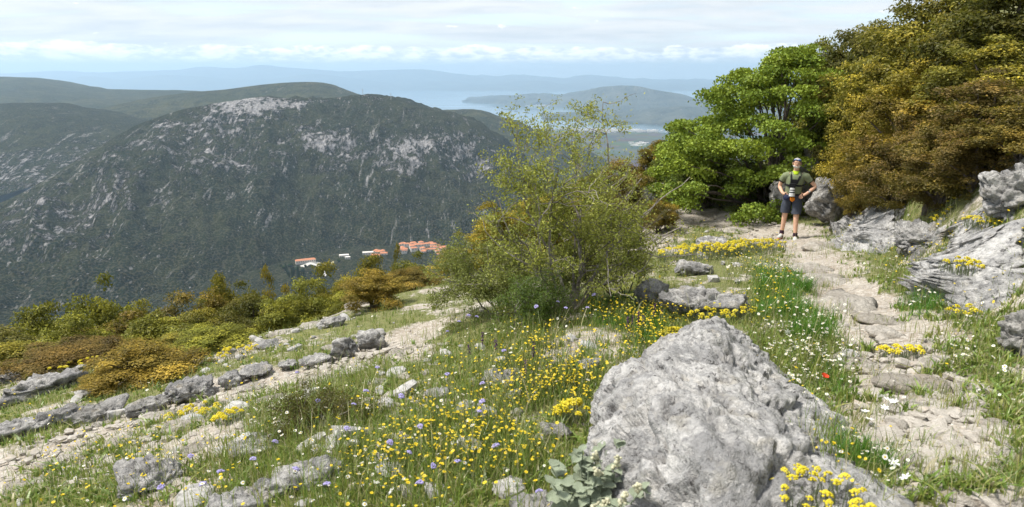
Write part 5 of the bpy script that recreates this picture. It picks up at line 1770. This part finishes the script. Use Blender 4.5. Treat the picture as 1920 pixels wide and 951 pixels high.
def skin_mesh(name, verts, edges, radii, mat, sub=2, root=0):
    me = bpy.data.meshes.new(name)
    me.from_pydata(verts, edges, [])
    o = bpy.data.objects.new(name, me)
    COL.objects.link(o)
    md = o.modifiers.new("skin", 'SKIN')
    md.use_smooth_shade = True
    for i, r in enumerate(radii):
        me.skin_vertices[0].data[i].radius = r if isinstance(r, tuple) else (r, r)
        me.skin_vertices[0].data[i].use_root = (i == root)
    ss = o.modifiers.new("sub", 'SUBSURF')
    ss.levels = ss.render_levels = sub
    dg = bpy.context.evaluated_depsgraph_get()
    res = bpy.data.meshes.new_from_object(o.evaluated_get(dg))
    bpy.data.objects.remove(o)
    res.name = name
    res.materials.clear()
    res.materials.append(mat)
    for p in res.polygons:
        p.use_smooth = True
    return res


# joints: x to the picture's right, -y towards the camera
J = [(0, 0, .93), (0, 0, 1.06), (.01, 0, 1.22), (.02, 0, 1.36), (.02, .01, 1.46), (.02, -.005, 1.53), (.02, -.02, 1.60), (.02, -.02, 1.68), (.02, -.01, 1.735),   # 0-8 spine, head
     (-.15, 0, 1.42), (-.205, .01, 1.39), (-.29, .05, 1.14), (-.215, -.09, 1.02), (-.155, -.125, .985),     # 9-13 his right arm (left in the picture)
     (.19, 0, 1.42), (.245, .01, 1.39), (.44, .05, 1.17), (.275, -.08, 1.03), (.205, -.125, .985),           # 14-18 his left arm
     (-.095, 0, .88), (-.12, -.01, .50), (-.145, .02, .10), (-.15, -.02, .045), (-.19, -.15, .035),          # 19-23 right leg
     (.10, 0, .88), (.115, -.13, .50), (.135, -.17, .10), (.135, -.21, .045), (.15, -.36, .035)]              # 24-28 left leg
Ed = [(0, 1), (1, 2), (2, 3), (3, 4), (4, 5), (5, 6), (6, 7), (7, 8), (3, 9), (9, 10), (10, 11), (11, 12), (12, 13), (3, 14), (14, 15), (15, 16), (16, 17), (17, 18),
      (0, 19), (19, 20), (20, 21), (21, 22), (22, 23), (0, 24), (24, 25), (25, 26), (26, 27), (27, 28)]
Rd = [(.12, .085), (.115, .08), (.12, .085), (.115, .075), .056, .056, (.066, .082), (.074, .092), (.055, .07),
      .052, .050, .046, .034, .030, .052, .050, .046, .034, .030,
      .085, .060, .040, .042, .034, .085, .060, .040, .042, .034]
body = skin_mesh("body", J, Ed, Rd, M_SKIN)


def add_to(me, V_, F_):
    """append a closed piece to a mesh datablock"""
    bm = bmesh.new()
    bm.from_mesh(me)
    vs = [bm.verts.new(tuple(v)) for v in V_]
    for f in F_:
        try:
            nf = bm.faces.new([vs[i] for i in f]); nf.smooth = True
        except ValueError:
            pass
    bm.to_mesh(me)
    bm.free()


# hands: palm flattened, four fingers forward over the hip, thumb apart
for sx, w, e_ in ((1, 13, 12), (-1, 18, 17)):
    wrist = np.array(J[w])
    d = np.array([sx * 0.75, -0.35, -0.35]); d /= np.linalg.norm(d)
    dn = np.array([0.0, -0.25, -1.0]); dn -= d * (dn @ d); dn /= np.linalg.norm(dn)
    lens = (0.066, 0.075, 0.070, 0.055)
    for k_ in range(4):
        b0 = wrist + d * 0.015 + dn * (k_ - 1.5) * 0.019
        p_ = np.array([b0, b0 + d * lens[k_] * 0.5 + dn * 0.006 * (k_ - 1.5), b0 + d * lens[k_] * 0.8 + np.array([0, 0.008, -0.01]), b0 + d * lens[k_] + np.array([0, 0.02, -0.02])])
        tv, tf = tube_mesh([(p_, np.array([.0105, .0095, .0085, .005]))], 7)
        add_to(body, tv, tf)
    b0 = wrist - d * 0.03 - dn * 0.02
    p_ = np.array([b0, b0 - dn * 0.03 + d * 0.015, b0 - dn * 0.045 + d * 0.04])
    tv, tf = tube_mesh([(p_, np.array([.012, .0105, .006]))], 7)
    add_to(body, tv, tf)
# nose and ears
HD = np.array([.02, -.02, 1.655])
tv, tf = tube_mesh([(HD + np.array([[0, -.085, .03], [0, -.100, .005], [0, -.108, -.012], [0, -.09, -.022]]), np.array([.008, .011, .014, .009]))], 7)
add_to(body, tv, tf)
for sx in (-1, 1):
    V_, F_ = ico(2)
    add_to(body, V_ * np.array([.010, .018, .030]) + HD + np.array([sx * .080, .0, .0]), F_)
obj("body", body, HK)


def rings(secs, n=18):
    """lofted elliptical sections (cx, cy, cz, rx, ry)"""
    an = np.arange(n) * 2 * math.pi / n
    V_ = []
    for (cx, cy, cz, rx, ry) in secs:
        V_.append(np.stack([cx + rx * np.cos(an), cy + ry * np.sin(an), np.full(n, cz)], axis=1))
    i, j = np.meshgrid(np.arange(len(secs) - 1), np.arange(n), indexing='ij')
    a = i * n + j; b = i * n + (j + 1) % n
    return np.concatenate(V_), np.stack([a, b, b + n, a + n], axis=-1).reshape(-1, 4)


def joined(pieces):
    Vs, Fs, k_ = [], [], 0
    for V_, F_ in pieces:
        Vs.append(V_); Fs.append(F_ + k_); k_ += len(V_)
    return np.concatenate(Vs), np.concatenate(Fs)


def dense(pts_, radii, k_=9):
    t_ = np.linspace(0, len(pts_) - 1, k_)
    P_ = np.array(pts_, dtype=float)
    return np.stack([np.interp(t_, np.arange(len(P_)), P_[:, a]) for a in range(3)], axis=1), np.interp(t_, np.arange(len(P_)), radii)


tor = rings([(0, 0, .985, .172, .125), (0, 0, 1.02, .172, .128), (.005, 0, 1.10, .168, .125), (.01, -.005, 1.20, .178, .128), (.015, -.01, 1.30, .192, .132), (.02, -.005, 1.38, .196, .125), (.02, 0, 1.425, .165, .105), (.02, .005, 1.462, .115, .085), (.02, .005, 1.485, .075, .075)])
sl1 = tube_mesh([dense([(-.10, 0, 1.395), (-.185, .005, 1.38), (-.25, .03, 1.26)], [.085, .082, .066])], 12)
sl2 = tube_mesh([dense([(.14, 0, 1.395), (.23, .005, 1.38), (.325, .03, 1.285)], [.085, .082, .066])], 12)
V_, F_ = joined([tor, sl1, sl2])
V_ += 0.011 * np.stack([fbm(V_ * 12, 3, 1), fbm(V_ * 12, 3, 2), fbm(V_ * 12, 3, 3)], axis=1)
shirt = obj("shirt", mesh("shirt", V_, F_, M_SHIRT, True), HK)
tv, tf = rings([(.02, -.012, 1.475, .072, .078), (.02, -.012, 1.505, .066, .072)])
obj("collar", mesh("collar", tv, tf, M_NEON, True), shirt)
V_, F_ = rings([(.02, -.082, 1.41, .038, .012), (.02, -.092, 1.45, .05, .02), (.02, -.075, 1.475, .05, .02)], 10)
obj("zip_panel", mesh("zip_panel", V_, F_, M_NEON, True), shirt)
for sx, ctr in ((-1, (-.25, .03, 1.26)), (1, (.325, .03, 1.285))):
    c_ = np.array(ctr)
    dv = np.array([sx * .06, .02, -.10]) if sx < 0 else np.array([.095, .025, -.095])
    dv /= np.linalg.norm(dv)
    tv, tf = tube_mesh([(np.array([c_ - dv * .012, c_ + dv * .012]), np.array([.069, .069]))], 12)
    obj("cuff", mesh("cuff", tv, tf, M_BLACK, True), shirt)
hips = rings([(0, 0, 1.01, .168, .124), (0, 0, .96, .178, .130), (0, 0, .90, .182, .132), (0, 0, .86, .170, .125)])
lg1 = tube_mesh([dense([(-.085, 0, .92), (-.108, -.005, .75), (-.122, -.01, .575)], [.105, .105, .098])], 14)
lg2 = tube_mesh([dense([(.088, 0, .92), (.107, -.06, .75), (.117, -.11, .565)], [.105, .108, .100])], 14)
V_, F_ = joined([hips, lg1, lg2])
V_ += 0.016 * np.stack([fbm(V_ * 9, 3, 4), fbm(V_ * 9, 3, 5), fbm(V_ * 9, 3, 6) * 0.3], axis=1)
obj("shorts", mesh("shorts", V_, F_, M_SHORTS, True), HK)
V_, F_ = rings([(0, 0, .975, .186, .138), (0, 0, 1.015, .184, .136)])
obj("waist_belt", mesh("waist_belt", V_, F_, M_BLACK, True), HK)


def strap(pts_, w, th=0.006):
    P_, _ = dense(pts_, [0] * len(pts_), 12)
    t_ = np.gradient(P_, axis=0); t_ /= np.linalg.norm(t_, axis=1)[:, None]
    up_ = np.array([0, -1.0, 0.0])
    s_ = np.cross(t_, up_); s_ /= np.linalg.norm(s_, axis=1)[:, None]
    q_ = np.stack([P_ - s_ * w / 2, P_ + s_ * w / 2, P_ + s_ * w / 2 + up_ * th, P_ - s_ * w / 2 + up_ * th], axis=1)
    i, j = np.meshgrid(np.arange(11), np.arange(4), indexing='ij')
    a = i * 4 + j; b = i * 4 + (j + 1) % 4
    return q_.reshape(-1, 3), np.stack([a, b, b + 4, a + 4], axis=-1).reshape(-1, 4)


hs = empty("chest_harness"); hs.parent = HK
HV, HF = joined([strap([(-.055, -.02, 1.475), (-.07, -.11, 1.41), (-.06, -.142, 1.33), (-.05, -.142, 1.24)], .038),
                 strap([(.10, -.02, 1.47), (.115, -.10, 1.41), (.085, -.142, 1.33), (.055, -.146, 1.24)], .042),
                 strap([(.03, -.146, 1.20), (.12, -.115, 1.19), (.17, -.06, 1.20), (.195, .0, 1.21)], .045),
                 strap([(-.03, -.146, 1.20), (-.11, -.115, 1.19), (-.16, -.05, 1.20), (-.17, .0, 1.21)], .045),
                 box_vf(-.075, .055, -.155, -.128, 1.20, 1.33)])
bpy.data.objects.remove(hs)
harness = obj("chest_harness", mesh("chest_harness", HV, HF, M_BLACK), HK)
V_, F_ = box_vf(-.085, .035, -.215, -.15, 1.135, 1.245)
V_[:, :] += 0
obj("camera_body", mesh("camera_body", V_, F_, M_BLACK), HK)
CAMX = -.018
lens_p = []
lensn = empty("lens_tmp"); bpy.data.objects.remove(lensn)
barrel = tube_mesh([(np.array([[CAMX, -.20, 1.17], [CAMX, -.215, 1.08], [CAMX, -.225, .985]]), np.array([.046, .050, .052]))], 14)
lens = obj("camera_lens", mesh("camera_lens", *barrel, M_BLACK, True), HK)
for (z0, z1, r) in ((1.155, 1.115, .052), (1.095, 1.07, .055), (1.045, .975, .060)):
    f = lambda z: -.20 - (1.17 - z) * 0.135
    tv, tf = tube_mesh([(np.array([[CAMX, f(z0), z0], [CAMX, f(z1), z1]]), np.array([r, r * 1.02]))], 16)
    obj("lens_ring", mesh("lens_ring", tv, tf, M_LENS, True), lens)
# things at the belt
V_, F_ = ico(3)
obj("waist_bag", mesh("waist_bag", V_ * np.array([.075, .05, .07]) * (1 + .2 * fbm(V_ * 2.5, 3, 8))[:, None] + np.array([-.11, -.14, .93]), F_, M_DENIM, True), HK)
obj("orange_pouch", mesh("orange_pouch", V_ * np.array([.05, .03, .05]) * (1 + .25 * fbm(V_ * 2.5, 3, 9))[:, None] + np.array([.0, -.165, .905]), F_, M_ORANGE, True), HK)
# shoes and socks
for (ank, toe, zf) in ((21, 23, 0), (26, 28, 0)):
    A_, T_ = np.array(J[ank]), np.array(J[toe])
    tv, tf = tube_mesh([(np.array([A_ + [0, 0, -.02], A_ + [0, 0, .07]]), np.array([.050, .047]))], 12)
    obj("sock", mesh("sock", tv, tf, M_SOCK, True), HK)
    fw = T_ - A_; fw[2] = 0; L = np.linalg.norm(fw); fw /= L
    sd_ = np.array([-fw[1], fw[0], 0])
    V_, F_ = ico(3)
    W_ = V_.copy()
    W_[:, 2] = np.where(W_[:, 2] < 0, np.maximum(W_[:, 2], -0.6), W_[:, 2])
    lx = W_[:, 0:1]
    cz = 0.052 + 0.035 * np.clip(-lx, 0, 1) * (W_[:, 2:3] > 0)
    c0 = np.array([A_[0], A_[1], 0]) + fw * (L * 0.42)
    Pq = c0 + fw * lx * 0.148 + sd_ * W_[:, 1:2] * (0.050 + 0.008 * lx) + np.array([0, 0, 1.0]) * (0.038 + W_[:, 2:3] * cz)
    sh_ = obj("shoe", mesh("shoe", Pq, F_, M_SHOE, True), HK)
    Ps = c0 + fw * V_[:, 0:1] * 0.152 + sd_ * V_[:, 1:2] * 0.053 + np.array([0, 0, 1.0]) * (0.012 + 0.014 * np.clip(V_[:, 2:3] * 3, -1, 1))
    obj("sole", mesh("sole", Ps, F_, M_LENS if ank == 26 else M_CORAL, True), sh_)
# head: hair, beard, smile, eyes, sunglasses pushed up, watch
V_, F_ = ico(4)
cap = (V_[:, 1] > -0.35 + 1.05 * np.clip(-(V_[:, 2] - 0.55), -0.6, 2)) | (V_[:, 2] > 0.62)


def shell(sel, rx, ry, rz_, off, mat, name, rough=0.05, parent=HK):
    P_ = V_ * (np.array([rx, ry, rz_]) * (1 + rough * fbm(V_ * 7, 3, 21))[:, None]) + HD + np.array(off)
    fs = F_[sel[F_].all(axis=1)]
    used, inv = np.unique(fs.ravel(), return_inverse=True)
    me = mesh(name, P_[used], inv.reshape(fs.shape), mat, True)
    o = obj(name, me, parent)
    md = o.modifiers.new("thickness", 'SOLIDIFY'); md.thickness = -0.006
    return o


shell(cap & (V_[:, 2] > -0.75), .086, .108, .104, (0, .012, .012), M_HAIR, "hair", 0.10)
shell((V_[:, 1] < 0.15) & (V_[:, 2] < -0.30) & ~((np.abs(V_[:, 0]) < 0.30) & (V_[:, 2] > -0.56) & (V_[:, 2] < -0.42)), .080, .098, .112, (0, -.004, .008), M_BEARD, "beard", 0.06)
V2, F2 = ico(2)
obj("mouth", mesh("mouth", V2 * np.array([.024, .008, .007]) + HD + np.array([0, -.090, -.046]), F2, M_TEETH, True), HK)
for sx in (-1, 1):
    obj("eye", mesh("eye", V2 * np.array([.012, .007, .005]) + HD + np.array([sx * .030, -.083, .022]), F2, M_EYE, True), HK)
gl = obj("sunglasses", mesh("sunglasses", *tube_mesh([(HD + np.array([[-.086, .03, .062], [-.080, -.05, .080], [-.04, -.085, .088], [.04, -.085, .088], [.080, -.05, .080], [.086, .03, .062]]), np.full(6, .007))], 6), M_BLACK, True), HK)
for sx in (-1, 1):
    obj("lens", mesh("lens", V2 * np.array([.034, .009, .017]) + HD + np.array([sx * .038, -.088, .090]), F2, M_BLUE, True), gl)
wc = np.array(J[17]) * 0.75 + np.array(J[16]) * 0.25
dv = np.array(J[17]) - np.array(J[16]); dv /= np.linalg.norm(dv)
tv, tf = tube_mesh([(np.array([wc - dv * .013, wc + dv * .013]), np.array([.046, .045]))], 12)
wt = obj("watch", mesh("watch", tv, tf, M_BLACK, True), HK)
obj("watch_face", mesh("watch_face", V2 * np.array([.022, .010, .022]) + wc + np.array([.01, -.044, .012]), F2, M_LENS, True), wt)

# ------------------------------------------------------------------ haze
m = bpy.data.materials.new("haze_air")
m.use_nodes = True
m.node_tree.nodes.clear()
g = N(m.node_tree)
vol = g('ShaderNodeVolumePrincipled', {'Color': (0.60, 0.81, 1.0, 1), 'Density': 5.6e-5, 'Anisotropy': 0.35})
g('ShaderNodeOutputMaterial', {'Volume': vol.outputs[0]})
HX, HY0, HY1, HZ0, HZ1 = 47000, -3000, 47000, SEA - 60, 480
V = np.array([[x, y, z] for z in (HZ0, HZ1) for y in (HY0, HY1) for x in (-HX, HX)], dtype=float)
obj("haze", mesh("haze", V, np.array([[0, 2, 3, 1], [4, 5, 7, 6], [0, 1, 5, 4], [2, 6, 7, 3], [0, 4, 6, 2], [1, 3, 7, 5]]), m), kind="stuff")
